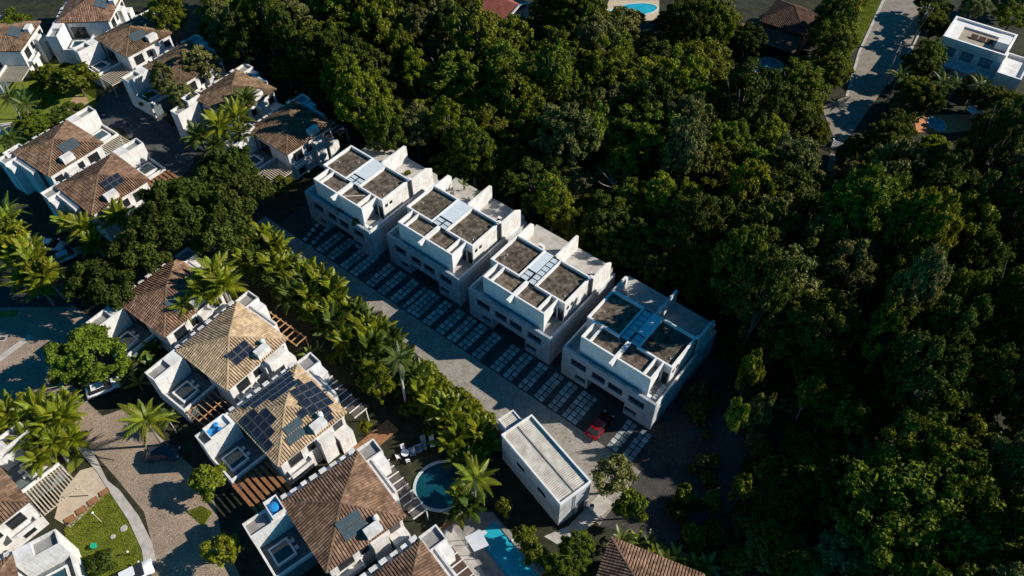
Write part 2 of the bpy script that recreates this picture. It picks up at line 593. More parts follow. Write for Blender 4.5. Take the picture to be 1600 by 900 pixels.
slab('roadside_kerb', [(1392, -30), (1341, 80), (1321, 150), (1325, 150), (1345, 80), (1397, -30)], CONC, 0, 0.12)
slab('roadside_kerb', [(1470, -30), (1422, 75), (1387, 130), (1391, 131), (1427, 75), (1476, -30)], CONC, 0, 0.12)
sheet('roadside_grass', [(1342, 72), (1392, -30), (1350, -30), (1318, 70), (1322, 92)], GRASSG, 0.02)
slab('terrace_paving', [(888, 822), (938, 770), (960, 788), (905, 838), (870, 850), (850, 838)], CONC, 0, 0.04)


def grass_on(poly, z, n, name, hgt=0.16):
    w_ = [G(*p, z)[:2] for p in poly]
    xs = [p[0] for p in w_]
    ys = [p[1] for p in w_]
    out = []
    while len(out) < n:
        x = nrs.uniform(min(xs), max(xs))
        y = nrs.uniform(min(ys), max(ys))
        if in_poly(x, y, w_):
            out.append((x, y))
    P = np.array(out)
    a = nrs.uniform(0, 6.283, n)
    h = nrs.uniform(0.5, 1.2, n) * hgt
    l = nrs.uniform(-1, 1, (n, 2)) * hgt * 0.6
    wd = 0.035
    V = np.zeros((n, 3, 3))
    V[:, 0, :2] = P + np.stack([np.cos(a), np.sin(a)], 1) * wd
    V[:, 1, :2] = P - np.stack([np.cos(a), np.sin(a)], 1) * wd
    V[:, 2, :2] = P + l
    V[:, :2, 2] = z
    V[:, 2, 2] = z + h
    o = obj(name, np_mesh(name, V.reshape(-1, 3), n, 3, GRASSB))
    o['kind'] = 'stuff'
    return o


sheet('garden', [(-20, 88), (120, 92), (150, 130), (150, 168), (60, 205), (40, 250), (-20, 270)], GRASSG, 0.012)
sheet('garden_path', [(-20, 195), (40, 188), (62, 178), (64, 190), (40, 204), (-20, 214)], CONC, 0.02)
sheet('garden_path', [(100, 170), (118, 148), (136, 152), (140, 165), (112, 182)], mat('sandy_soil', (0.30, 0.20, 0.10), (0.42, 0.30, 0.17), 1.5, detail=10), 0.02)
grass_on([(100, 826), (165, 765), (172, 770), (200, 812), (222, 860), (226, 905), (150, 960), (110, 880)], 0.05, 14000, 'grass')
grass_on([(1342, 72), (1392, -30), (1350, -30), (1318, 70), (1322, 92)], 0.02, 9000, 'grass', 0.35)
grass_on([(292, 800), (315, 790), (332, 800), (318, 822)], 0.05, 1500, 'grass')

# pavers of the parking strips
STRIPS = [(4.5, 2), (6.8, 2), (9.8, 2), (11.9, 2), (15.3, 2), (17.7, 2), (20.2, 2), (22.6, 1), (23.6, 3), (26.7, 2), (29.2, 2), (31.4, 2), (33.4, 2), (35.9, 2),
          (39.2, 2), (41.4, 2), (44.0, 2), (46.6, 2), (48.9, 2), (51.2, 3), (58.2, 2), (60.4, 2)]
pv_me = [MB().prism([(-0.29, -0.33), (0.29, -0.33), (0.32, -0.30), (0.32, 0.30), (0.29, 0.33), (-0.29, 0.33), (-0.32, 0.30), (-0.32, -0.30)], 2, 0.0, 0.05).mesh('paver', PAVER)]
for x0, n in STRIPS:
    for c in range(n):
        x = x0 + 0.4 + c * 0.8
        for k in range(6):
            y = -7.6 + k * 0.83
            p = row(x, y, 0.012)
            o = obj('paver', pv_me[0], pk)
            o.location = (p[0] + rnd.uniform(-.03, .03), p[1] + rnd.uniform(-.03, .03), p[2] + rnd.uniform(-.012, .012))
            o.rotation_euler = (0, 0, ROW_A + rnd.uniform(-.04, .04))
for pts in (((2.0, -8.6), (0.6, -3.4)), ((3.4, -8.2), (2.6, -3.3))):
    for k in range(6):
        t = k / 5
        x = pts[0][0] * (1 - t) + pts[1][0] * t
        y = pts[0][1] * (1 - t) + pts[1][1] * t
        p = row(x, y, 0.012)
        o = obj('paver', pv_me[0], pk)
        o.location = p
        o.rotation_euler = (0, 0, ROW_A + 0.25)


# ------------------------------------------------------------------ townhouses
def wall_open(mb, x0, x1, y0, y1, z0, z1, ops):
    """wall along x with rectangular openings (xa, xb, za, zb)"""
    xs = sorted({x0, x1, *[o[0] for o in ops], *[o[1] for o in ops]})
    zs = sorted({z0, z1, *[o[2] for o in ops], *[o[3] for o in ops]})
    for i in range(len(xs) - 1):
        run = None
        for j in range(len(zs) - 1):
            cx, cz = (xs[i] + xs[i + 1]) / 2, (zs[j] + zs[j + 1]) / 2
            solid = not any(o[0] < cx < o[1] and o[2] < cz < o[3] for o in ops)
            if solid:
                if run is None:
                    run = zs[j]
            if (not solid or j == len(zs) - 2) and run is not None:
                mb.box(xs[i], xs[i + 1], y0, y1, run, zs[j + 1] if solid else zs[j])
                run = None


def window(parent, x0, x1, y, z0, z1, mull=1, name='window'):
    mb = MB()
    t = 0.07
    mb.box(x0, x1, y - 0.05, y, z0, z0 + t).box(x0, x1, y - 0.05, y, z1 - t, z1)
    mb.box(x0, x0 + t, y - 0.05, y, z0 + t, z1 - t).box(x1 - t, x1, y - 0.05, y, z0 + t, z1 - t)
    for k in range(mull):
        xm = x0 + (x1 - x0) * (k + 1) / (mull + 1)
        mb.box(xm - 0.03, xm + 0.03, y - 0.045, y, z0 + t, z1 - t)
    f = part(name, mb, DARKM, parent)
    part('pane', MB().box(x0 + t, x1 - t, y - 0.02, y - 0.012, z0 + t, z1 - t), DARKGL, f)
    return f


def townhouse(label, loc, variant, sofa=None):
    r = thing('townhouse', label, 'townhouse', (loc[0], loc[1], 0), ROW_A, 'grey townhouses in a row')
    ups = [(0.5, 2.9, 3.35, 4.65), (3.8, 5.85, 3.35, 4.65), (6.3, 8.45, 3.35, 4.65), (9.4, 11.7, 3.35, 4.65)]
    lows = [(1.3, 3.0, 0.8, 1.75), (9.1, 10.9, 0.8, 1.75)]
    body = MB()
    body.box(-.85, 13.12, -3.48, 11.38, 2.35, 5.0)
    body.box(-.85, 3.3, -3.48, 11.38, 0, 2.35).box(9.05, 13.12, -3.48, 11.38, 0, 2.35).box(3.3, 9.05, -0.2, 11.38, 0, 2.35)
    b = part('wall', body, GREYW, r)
    fr = MB()
    wall_open(fr, -.88, 13.15, -3.88, -3.50, 2.36, 5.84, ups)
    wall_open(fr, -.88, 3.32, -3.88, -3.50, 0, 2.36, lows[:1])
    wall_open(fr, 9.03, 13.15, -3.88, -3.50, 0, 2.36, lows[1:])
    part('front_wall', fr, STONE, r)
    for o_ in ups:
        window(r, o_[0], o_[1], -3.56, o_[2], o_[3], 2)
    for o_ in lows:
        window(r, o_[0], o_[1], -3.56, o_[2], o_[3], 1)
    g = part('garage_door', MB().box(3.5, 8.85, -0.3, -0.22, 0, 2.2), DARKM, r)
    # parapets of the front terrace
    part('parapet', MB().box(-.88, -.64, -3.5, 5.78, 5.0, 5.84), WHITE, r)
    part('parapet', MB().box(12.91, 13.15, -3.5, 5.78, 5.0, 5.84), WHITE, r)
    part('terrace_floor', MB().box(-.64, 12.9, -3.49, -0.02, 5.0, 5.05), CONC, r)
    # upper storey
    u = MB()
    u.box(0, 12.5, 0, 5.8, 5.0, 8.45)
    part('upper_wall', u, WHITE, r)
    rim = MB()
    rim.ring(-0.03, 4.95, -0.03, 5.83, 8.45, 9.0, 0.24)
    rim.ring(7.5, 12.53, -0.03, 5.83, 8.45, 9.0, 0.24)
    part('coping', rim, RIM, r)
    part('flat_roof', MB().box(0.2, 4.72, 0.2, 5.6, 8.45, 8.53), ROOFB, r)
    part('flat_roof', MB().box(7.73, 12.3, 0.2, 5.6, 8.45, 8.53), ROOFB, r)
    cen = MB()
    if variant == 0:
        cen.box(4.95, 7.5, 1.7, 5.8, 8.45, 8.92)
        lanes = [(5.0, 6.2, 0.02, 1.7), (6.28, 7.46, 0.02, 1.7)]
    elif variant == 1:
        cen.box(4.95, 6.3, 1.9, 5.8, 8.45, 8.92)
        lanes = [(5.0, 6.2, 0.02, 1.9), (6.36, 7.46, 0.02, 5.75)]
    else:
        cen.box(6.2, 7.5, 1.9, 5.8, 8.45, 8.92)
        lanes = [(5.0, 6.15, 0.02, 5.75), (6.28, 7.46, 0.02, 1.9)]
    part('roof_sheet', cen, PALESLAB, r)
    for a, b_, y0, y1 in lanes:
        f = MB()
        f.ring(a, b_, y0, y1, 8.5, 8.86, 0.05)
        n = max(2, int((y1 - y0) / 0.85))
        fr_ = part('skylight', f, DARKM, r)
        for k in range(n):
            ya = y0 + 0.06 + (y1 - y0 - 0.12) * k / n
            yb = y0 + 0.06 + (y1 - y0 - 0.12) * (k + 1) / n - 0.04
            part('pane', MB().prism([(ya, 8.80), (yb, 8.70), (yb, 8.74), (ya, 8.84)], 0, a + 0.05, b_ - 0.05), GLASS, fr_)
    # lower front band with two small roofs, light slots and the dividing fin
    bd = MB()
    bd.box(2.35, 10.35, -2.85, -0.02, 5.05, 8.4)
    part('band_wall', bd, WHITE, r)
    rm = MB()
    rm.box(1.18, 11.44, -3.05, -2.82, 5.05, 9.0)
    rm.box(2.3, 2.55, -2.82, -0.03, 8.4, 9.0).box(10.15, 10.4, -2.82, -0.03, 8.4, 9.0)
    rm.prism([(-2.82, 6.0), (-2.82, 9.0), (-0.03, 9.0), (-0.03, 8.2)], 0, 1.18, 1.4)
    rm.prism([(-2.82, 6.0), (-2.82, 9.0), (-0.03, 9.0), (-0.03, 8.2)], 0, 11.22, 11.44)
    part('band_coping', rm, RIM, r)
    part('flat_roof', MB().box(2.55, 6.1, -2.8, -0.05, 8.4, 8.5), ROOFB, r)
    part('flat_roof', MB().box(6.6, 10.15, -2.8, -0.05, 8.4, 8.5), ROOFB, r)
    fin = MB()
    fin.box(6.1, 6.6, -3.06, -0.04, 8.41, 9.02)
    fin.prism([(-3.06, 7.5), (-4.15, 8.6), (-4.25, 9.02), (-3.06, 9.02)], 0, 6.14, 6.56)
    part('dividing_fin', fin, RIM, r)
    # rear terrace
    bk = MB()
    bk.box(-.88, 12.62, 5.82, 11.4, 5.0, 6.0)
    part('rear_terrace', bk, CONC, r)
    part('rear_fin', MB().prism([(5.84, 6.0), (11.1, 6.0), (11.1, 8.7), (10.8, 9.0), (5.84, 9.0)], 0, 6.45, 6.7), WHITE, r)
    part('rear_side_wall', MB().prism([(5.84, 5.0), (10.2, 5.0), (10.2, 8.2), (9.0, 9.0), (5.84, 9.0)], 0, 12.63, 12.88), WHITE, r)
    if variant != 9 and loc != Q[0]:
        part('rear_side_wall', MB().prism([(5.84, 6.0), (9.6, 6.0), (9.6, 7.9), (9.0, 8.6), (5.84, 8.6)], 0, -0.2, 0.0), WHITE, r)
    pipe = MB().tube([(12.72, 5.55, 0.1), (12.72, 5.55, 9.3)], [0.11, 0.11], 8)
    part('flue_pipe', pipe, DARKM, r)
    part('flue_cap', MB().box(12.5, 12.95, 5.33, 5.78, 9.32, 9.5), WHITE, r)
    # small windows on the sunny side wall and the doors under the fin
    for ya in (0.45, 1.35):
        f = part('side_window', MB().ring(0, 0.5, 0, 0.5, 0, 0.06, 0.05), DARKM, r, (12.5, ya, 7.25), (0, rad(-90), 0))
        f.rotation_euler = (rad(90), 0, rad(90))
        part('pane', MB().box(0.05, 0.45, 0.05, 0.45, 0.01, 0.02), DARKGL, f)
    part('sliding_door', MB().box(10.42, 11.2, -0.06, -0.022, 5.06, 7.4), DARKGL, r)
    part('sliding_door', MB().box(11.5, 12.3, -0.06, -0.005, 5.06, 7.4), DARKGL, r)
    # vents on the roofs
    for vx, vy in ((1.1, 2.2), (11.6, 1.2)):
        part('roof_vent', MB().tube([(vx, vy, 8.5), (vx, vy, 8.75)], [0.07, 0.07], 6), WHITE, r)
    return r


townhouse('grey townhouse at the upper left end of the row with two plant-dotted terraces', Q[0], 0)
townhouse('second grey townhouse from the upper left end, two small palms on its rear terrace', Q[1], 0)
townhouse('third grey townhouse with a long glazed skylight right of its roof centre', Q[2], 1)
townhouse('grey townhouse nearest the bottom right end of the row, half shaded by trees', Q[3], 2)


def trow(i, x, y, z):
    return (Q[i][0] + RU[0] * x + RV[0] * y, Q[i][1] + RU[1] * x + RV[1] * y, z)


def cushion_mesh(lx, ly, h):
    a = 0.06
    mb = MB()
    mb.prism([(a, 0), (lx - a, 0), (lx, a), (lx, ly - a), (lx - a, ly), (a, ly), (0, ly - a), (0, a)], 2, 0, h)
    return mb


for i, n in ((0, 4), (3, 6)):
    s = thing('outdoor_sofa', 'white L-shaped outdoor sofa on the corner terrace of the ' + ('upper left' if i == 0 else 'lower right') + ' townhouse', 'sofa', trow(i, 0, 0, 0), ROW_A, 'white terrace sofas')
    part('sofa_base', MB().box(12.0, 12.7, -3.0, -0.3, 5.06, 5.3).box(11.0, 11.98, -3.2, -2.6, 5.06, 5.3), GREYW, s)
    for k in range(n):
        part('seat_cushion', cushion_mesh(0.6, 2.4 / n - 0.08, 0.16), WHITE, s, (12.05, -2.9 + 2.5 * k / n, 5.31))
    part('seat_cushion', cushion_mesh(0.85, 0.5, 0.16), WHITE, s, (11.05, -3.15, 5.31))

pl = thing('plank', 'loose timber plank lying across a small roof of the upper left townhouse', 'plank', trow(0, 0, 0, 0), ROW_A)
part('board', MB().prism([(6.9, -2.6), (7.1, -2.7), (9.6, -.5), (9.4, -.4)], 2, 8.52, 8.57), WEATH, pl)
for i, x, y_, nm in ((2, 0.9, 1.5, 'third'), (1, 9.2, 1.0, 'second'), (0, 3.2, 4.0, 'upper left')):
    ht = thing('roof_hatch', 'small round hatch cover on a brown flat roof of the %s townhouse' % nm, 'hatch', trow(i, x, y_, 8.53), ROW_A)
    part('collar', MB().tube([(0, 0, 0), (0, 0, .12)], [.36, .34], 14), CONCD, ht)
    part('lid', MB().tube([(0, 0, .121), (0, 0, .17)], [.28, .24], 14), ROOFB, ht)
for i, x, y_, z, nm in ((1, 10.6, 8.3, 6.0, 'second'), (2, 2.6, 8.0, 6.0, 'third'), (3, 8.6, 7.0, 6.0, 'last')):
    ac = thing('air_conditioner', 'pale air conditioning unit on the rear terrace of the %s townhouse' % nm, 'air conditioner', trow(i, x, y_, z), ROW_A)
    part('casing', MB().box(-.45, .45, -.2, .2, .08, .75), RIM, ac)
    part('fan_grille', MB().tube([(-.1, -.2, .42), (-.1, -.23, .42)], [.27, .27], 14), DARKM, ac)
    part('foot', MB().box(-.4, -.3, -.2, .2, 0, .08), DARKM, ac)
    part('foot', MB().box(.3, .4, -.2, .2, 0, .08), DARKM, ac)

# ------------------------------------------------------------------ service building with corrugated roof
sb = thing('service_building', 'long narrow building with a pale corrugated roof beside the driveway', 'building', (2.2, 48.6, 0), rad(-53.5))
L_, W_ = 10.9, 4.5
part('wall', MB().box(0, L_, -W_, 0, 0, 5.55).box(-2.3, -0.02, -3.3, -1.1, 0, 4.75), GREYW, sb)
pr = MB()
pr.ring(-0.04, L_ + 0.04, -W_ - 0.04, 0.04, 5.55, 6.0, 0.2)
part('parapet', pr, RIM, sb)
part('parapet', MB().ring(-2.34, -0.05, -3.34, -1.06, 4.75, 5.1, 0.14), RIM, sb)


def corrugated(x0, x1, y0, y1, z, rise, per, amp, tilt):
    mb = MB()
    nx = int((x1 - x0) / per * 4)
    ny = max(2, int((y1 - y0) / 1.2))
    idx = {}
    for j in range(ny + 1):
        for i in range(nx + 1):
            x = x0 + (x1 - x0) * i / nx
            y = y0 + (y1 - y0) * j / ny
            s = math.sin(i * math.pi / 2)
            t = (y - y0) / (y1 - y0)
            idx[i, j] = len(mb.v)
            mb.v.append((x, y, z + amp * s + rise * (1 - abs(2 * t - 1)) * (1 if tilt == 0 else 0) + tilt * t))
    for j in range(ny):
        for i in range(nx):
            mb.f.append((idx[i, j], idx[i + 1, j], idx[i + 1, j + 1], idx[i, j + 1]))
    return mb


part('roof_sheet', corrugated(0.16, L_ - 0.16, -W_ + 0.16, -0.16, 5.66, 0.12, 0.25, 0.04, 0), CORR, sb)
part('roof_sheet', corrugated(-2.2, -0.19, -3.2, -1.2, 4.86, 0.0, 0.25, 0.04, 0.08), CORR, sb)
part('gutter', MB().box(0.2, L_ - 0.2, -W_ / 2 - 0.05, -W_ / 2 + 0.05, 5.78, 5.86), CONCD, sb)
part('downpipe', MB().tube([(L_ + 0.12, -2.4, 0), (L_ + 0.12, -2.4, 5.6)], [0.06, 0.06], 6), DARKM, sb)
dr = part('door', MB().box(L_ + 0.0, L_ + 0.05, -1.6, -0.7, 0, 2.1), DARKM, sb)
part('handle', MB().box(L_ + 0.05, L_ + 0.1, -1.5, -1.42, 1.0, 1.1), PVFR, dr)
part('high_window', MB().box(3.0, 4.4, -W_ - 0.03, -W_ + 0.02, 3.2, 3.9), DARKGL, sb)
part('high_window', MB().box(7.0, 8.4, -W_ - 0.03, -W_ + 0.02, 3.2, 3.9), DARKGL, sb)

# ------------------------------------------------------------------ condominium houses (built once, then copied)
EV, AP, HS = 6.0, 7.75, 5.0
TILE_ME, CAP_ME = {}, {}


def roof_tiles(hs, ez, az, tm):
    mb = MB()
    sl_ = (az - ez) / hs
    pitch, step = 0.34, 0.46
    n = int(2 * hs / pitch)
    for side in range(4):
        ca, sa = [(1, 0), (0, 1), (-1, 0), (0, -1)][side]
        for i in range(n + 1):
            s = -hs + (i + 0.5) * 2 * hs / (n + 1)
            r = hs + 0.06
            while r > abs(s) + 0.12:
                r1 = max(r - step, abs(s) - 0.05)
                j = rnd.uniform(-0.012, 0.012)
                i0 = len(mb.v)
                for rr, lift in ((r, 0.035), (r1, 0.0)):
                    z = ez + (hs - rr) * sl_ + lift + 0.03
                    for ds, dz in ((-0.14, -0.03), (-0.075, 0.10), (0.075, 0.10), (0.14, -0.03)):
                        a, b_ = s + ds + j, rr
                        # side frame: outward axis (ca,sa), along axis (-sa,ca)
                        mb.v.append((ca * b_ - sa * a, sa * b_ + ca * a, z + dz))
                for q in range(3):
                    mb.f.append((i0 + q, i0 + q + 1, i0 + 5 + q, i0 + 4 + q))
                mb.f.append((i0, i0 + 3, i0 + 2, i0 + 1))
                r -= step * 0.92
    return mb


def hip_caps(hs, ez, az, k):
    mb = MB()
    sx, sy = [(1, 1), (-1, 1), (-1, -1), (1, -1)][k]
    n = 16
    for i in range(n):
        t0, t1 = i / n, (i + 1.12) / n
        p0 = Vector((sx * hs * (1 - t0), sy * hs * (1 - t0), ez + (az - ez) * t0 + 0.10))
        p1 = Vector((sx * hs * (1 - t1), sy * hs * (1 - t1), ez + (az - ez) * t1 + 0.07))
        d = Vector((-sy, sx, 0)).normalized()
        i0 = len(mb.v)
        for p in (p0, p1):
            for a, h in ((-0.15, -0.06), (-0.08, 0.06), (0.08, 0.06), (0.15, -0.06)):
                mb.v.append(tuple(p + d * a + Vector((0, 0, h))))
        for q in range(3):
            mb.f.append((i0 + q, i0 + q + 1, i0 + 5 + q, i0 + 4 + q))
        mb.f.append((i0, i0 + 3, i0 + 2, i0 + 1))
    return mb


def hip_roof(parent, hs, ez, az, tm):
    base = MB()
    i = 0
    base.v += [(-hs, -hs, ez), (hs, -hs, ez), (hs, hs, ez), (-hs, hs, ez), (0, 0, az), (-hs, -hs, ez - 0.14), (hs, -hs, ez - 0.14), (hs, hs, ez - 0.14), (-hs, hs, ez - 0.14)]
    base.f += [(0, 1, 4), (1, 2, 4), (2, 3, 4), (3, 0, 4), (0, 5, 6, 1), (1, 6, 7, 2), (2, 7, 8, 3), (3, 8, 5, 0), (5, 8, 7, 6)]
    rf = part('roof', base, UNDER, parent)
    part('roof_tile', roof_tiles(hs, ez, az, tm), tm, rf, kind='stuff')
    for k in range(4):
        part('ridge_cap', hip_caps(hs, ez, az, k), tm, rf)
    return rf


def panel(parent, x, y, lx, ly, m, ez=EV, az=AP, hs=HS, side=0, name='solar_panel', lift=0.20):
    """solar panel lying on roof slope `side` (0 +x, 1 +y, 2 -x, 3 -y); x = distance from the centre, y along the eave"""
    sl_ = (az - ez) / hs
    z = ez + (hs - x) * sl_ + lift
    ang = math.atan(sl_)
    me = MB().box(-lx / 2, lx / 2, -ly / 2, ly / 2, 0.0, 0.05).mesh(name, m)
    o = obj(name, me, parent)
    rz = side * math.pi / 2
    o.rotation_euler = Matrix.Rotation(rz, 3, 'Z').to_4x4().to_3x3().to_4x4().to_euler()
    o.matrix_local = Matrix.Rotation(rz, 4, 'Z') @ Matrix.Translation((x, y, z)) @ Matrix.Rotation(ang, 4, 'Y')
    fr_ = MB().ring(-lx / 2 - 0.02, lx / 2 + 0.02, -ly / 2 - 0.02, ly / 2 + 0.02, -0.02, 0.065, 0.045).mesh('panel_frame', PVFR)
    f = obj('panel_frame', fr_, o)
    return o


def facade_window(parent, y0, y1, z0, z1, x=4.6):
    f = part('window', MB().box(x, x + 0.05, y0, y1, z0, z0 + 0.08).box(x, x + 0.05, y0, y1, z1 - 0.08, z1).box(x, x + 0.05, y0, y0 + 0.08, z0 + .08, z1 - .08).box(x, x + 0.05, y1 - .08, y1, z0 + .08, z1 - .08), DARKM, parent)
    part('pane', MB().box(x, x + 0.02, y0 + .08, y1 - .08, z0 + .08, z1 - .08), DARKGL, f)
    part('sill', MB().box(x, x + 0.12, y0 - 0.1, y1 + 0.1, z0 - 0.08, z0 - 0.002), WHITE, f)


LINK = False
HOUSE = obj('house', None)
hip_roof(HOUSE, HS, EV, AP, TILE_B)
part('wall', MB().box(-4.6, 4.6, -4.6, 4.6, 0, 5.9), WHITE, HOUSE)
# wing: tall slab wall with a recess at its far end
wg = MB()
wg.box(-5.5, -3.5, -9.5, -5.0, 0, 5.45)
wg.ring(-5.5, -3.5, -9.5, -6.7, 5.45, 6.0, 0.16)
wg.box(-5.5, -3.5, -6.7, -5.0, 5.45, 6.0)
part('wing', wg, WHITE, HOUSE)
part('wing_recess', MB().box(-5.34, -3.66, -9.34, -6.86, 5.45, 5.5), CONCD, HOUSE)
# terrace with hot tub
part('terrace', MB().box(-3.5, 0.8, -9.25, -4.6, 0, 2.5), TEALT, HOUSE)
part('terrace_parapet', MB().box(-3.5, 0.8, -9.5, -9.26, 0, 3.05).box(0.56, 0.8, -9.25, -4.62, 2.5, 3.05), WHITE, HOUSE)
tb = part('hot_tub', MB().ring(-2.7, -0.3, -8.7, -6.3, 2.5, 2.95, 0.22), WHITE, HOUSE)
part('tub_water', MB().box(-2.48, -0.52, -8.48, -6.52, 2.5, 2.8), POOLD, tb)
for s_ in (-2.1, -1.1):
    part('tub_step', MB().box(s_ - 0.25, s_ + 0.25, -6.28, -5.8, 2.5, 2.72), WHITE, tb)
f = part('terrace_door', MB().box(-3.0, -0.2, -4.66, -4.605, 2.52, 4.8), DARKM, HOUSE)
part('pane', MB().box(-2.9, -1.65, -4.69, -4.665, 2.6, 4.7).box(-1.55, -0.3, -4.69, -4.665, 2.6, 4.7), DARKGL, f)
# side strip with planters along the -x eave
sw = MB()
sw.box(-6.15, -5.35, -4.98, 4.98, 0, 5.1)
part('side_wall', sw, WHITE, HOUSE)
rr_ = random.Random(3)
y = -4.7
while y < 4.5:
    l = rr_.uniform(0.7, 1.2)
    h = rr_.uniform(0.45, 0.85)
    part('planter', MB().prism([(-6.12, 5.1), (-5.45, 5.1), (-5.5, 5.1 + h), (-6.02, 5.1 + h * rr_.uniform(.75, 1))], 1, y, y + l * 0.8), WHITE, HOUSE)
    y += l + rr_.uniform(0.1, 0.45)
# stair tower at the +y end and the low parapet beside it
tw = MB().box(-5.5, -3.4, 5.0, 7.3, 0, 5.55)
tw.ring(-5.5, -3.4, 5.0, 7.3, 5.55, 6.0, 0.16)
part('stair_tower', tw, WHITE, HOUSE)
part('tower_floor', MB().box(-5.34, -3.56, 5.16, 7.14, 5.55, 5.6), CONCD, HOUSE)
part('parapet_box', MB().box(-3.38, 1.7, 5.04, 5.34, 0, 5.85).box(-3.38, 1.7, 5.62, 5.9, 0, 5.85).box(-3.38, 1.7, 5.34, 5.62, 0, 5.5).box(-3.38, -2.0, 5.9, 7.2, 0, 5.4), WHITE, HOUSE)
# sunny side: bays, balcony box and windows
part('bay', MB().box(4.62, 5.5, 0.4, 2.3, 0, 5.0), WHITE, HOUSE)
bb = MB().box(4.62, 5.6, -4.2, -1.1, 2.6, 2.85)
bb.ring(4.62, 5.6, -4.2, -1.1, 2.85, 3.3, 0.12)
part('balcony', bb, WHITE, HOUSE)
part('bay', MB().box(4.62, 5.9, 2.6, 4.6, 0, 3.3), WHITE, HOUSE)
for y0, y1, z0, z1 in ((-3.6, -1.8, 3.35, 5.1), (-0.9, 0.1, 3.6, 5.0), (2.9, 4.2, 3.7, 5.0), (-3.4, -2.0, 0.6, 2.2)):
    facade_window(HOUSE, y0, y1, z0, z1)
LINK = True


def rear_canopy(parent, m=GREYR, bm=WHITE, open_=False):
    cn = part('canopy', MB().box(-3.7, 4.5, 6.0, 7.8, 2.7, 2.78) if not open_ else MB().box(-3.7, 4.5, 6.02, 6.14, 2.62, 2.78).box(-3.7, 4.5, 7.68, 7.8, 2.62, 2.78), m if not open_ else bm, parent)
    for k in range(9):
        x = -3.6 + k * 1.0
        part('beam', MB().box(x - 0.05, x + 0.05, 5.92, 7.9, 2.79, 2.92), bm, cn)
    for x in (-3.6, 4.4):
        part('post', MB().box(x - 0.06, x + 0.06, 7.66, 7.78, 0, 2.6), bm, cn)
    return cn


def front_pergola(parent, style):
    if style == 'beams':
        pg = part('pergola', MB().box(1.0, 1.1, -9.4, -5.4, 2.5, 2.68).box(3.1, 3.2, -9.4, -5.4, 2.5, 2.68).box(5.2, 5.3, -9.4, -5.4, 2.5, 2.68), WOODL, parent)
        for k in range(6):
            y = -9.2 + k * 0.75
            part('beam', MB().box(0.85, 5.5, y - 0.05, y + 0.05, 2.69, 2.82), WOODL, pg)
        for x in (1.05, 5.25):
            part('post', MB().box(x - 0.05, x + 0.05, -9.35, -9.25, 0, 2.48), WOODL, pg)
        part('deck', MB().box(0.85, 5.6, -9.5, -4.7, 0, 0.14), WOODD, parent)
    elif style == 'boards':
        pg = part('pergola', MB().box(1.2, 1.3, -9.6, -4.9, 2.4, 2.6).box(6.8, 6.9, -9.6, -4.9, 2.4, 2.6), WOODD, parent)
        for k in range(7):
            y = -9.5 + k * 0.72
            part('board', MB().box(1.0, 7.2, y - 0.22, y + 0.22, 2.61, 2.67), WOOD, pg)
        for x in (1.25, 6.85):
            part('post', MB().box(x - 0.05, x + 0.05, -9.55, -9.45, 0, 2.38), WOODD, pg)
    elif style == 'weathered':
        pg = part('pergola', MB().box(1.0, 1.1, -9.6, -4.9, 2.4, 2.6).box(5.0, 5.1, -9.6, -4.9, 2.4, 2.6), WEATH, parent)
        for k in range(13):
            y = -9.5 + k * 0.37
            part('beam', MB().box(0.9, 5.2, y - 0.07, y + 0.07, 2.61, 2.73), WEATH, pg)
        for x in (1.05, 5.05):
            part('post', MB().box(x - 0.05, x + 0.05, -9.55, -9.45, 0, 2.38), WEATH, pg)


def tank_box(parent, n=1, x0=-5.9, y0=-6.6, lx=2.2, ly=1.6, z=6.02):
    mb = MB().ring(x0, x0 + lx, y0, y0 + ly, z, z + 0.75, 0.13)
    bx_ = part('tank_box', mb, WHITE, parent)
    part('tank_floor', MB().box(x0 + .13, x0 + lx - .13, y0 + .13, y0 + ly - .13, z, z + .05), BLUE, bx_)
    for k in range(n):
        cx = x0 + lx * (k + 0.5) / n
        r_ = min(lx / n, ly) * 0.36
        tk = MB().tube([(cx, y0 + ly / 2, z + 0.06), (cx, y0 + ly / 2, z + 0.5), (cx, y0 + ly / 2, z + 0.6)], [r_ * 0.9, r_, r_ * 0.55], 14)
        part('water_tank', tk, BLUE, bx_)


def boiler(parent, cyl=True, y=1.25):
    """white dormer box and hot water cylinder on the sunny slope"""
    part('roof_box', MB().box(3.85, 4.85, y - 0.95, y + 0.95, 6.0, 7.25), WHITE, parent)
    if cyl:
        part('hot_water_cylinder', MB().tube([(3.55, y + 0.9, 6.6), (3.55, y + 0.9, 7.35), (3.55, y + 0.9, 7.45)], [0.34, 0.34, 0.2], 12), WHITE, parent)


def collectors(parent, nx=2, ny=2, x=2.6, y=0.0, lx=1.0, ly=1.4, m=THERM):
    for i in range(nx):
        for j in range(ny):
            panel(parent, x + (i - (nx - 1) / 2) * (lx + 0.06), y + (j - (ny - 1) / 2) * (ly + 0.06), lx, ly, m)


def house(label, c, ang, mirror=False, tile=None, tiles_name='brown', group='white houses with tiled hip roofs', sz=1.0):
    swap = {'brown_clay_tile': tile} if tile else None
    r = copy_tree(HOUSE, None, swap)
    r.location = (c[0], c[1], 0)
    r.rotation_euler = (0, 0, rad(ang))
    r.scale = (1, -1 if mirror else 1, sz)
    tag(r, label, 'house', group)
    return r


def roof_of(r):
    for ch in KIDS[r]:
        if ch.name.startswith('roof') and not ch.name.startswith('roof_'):
            return ch


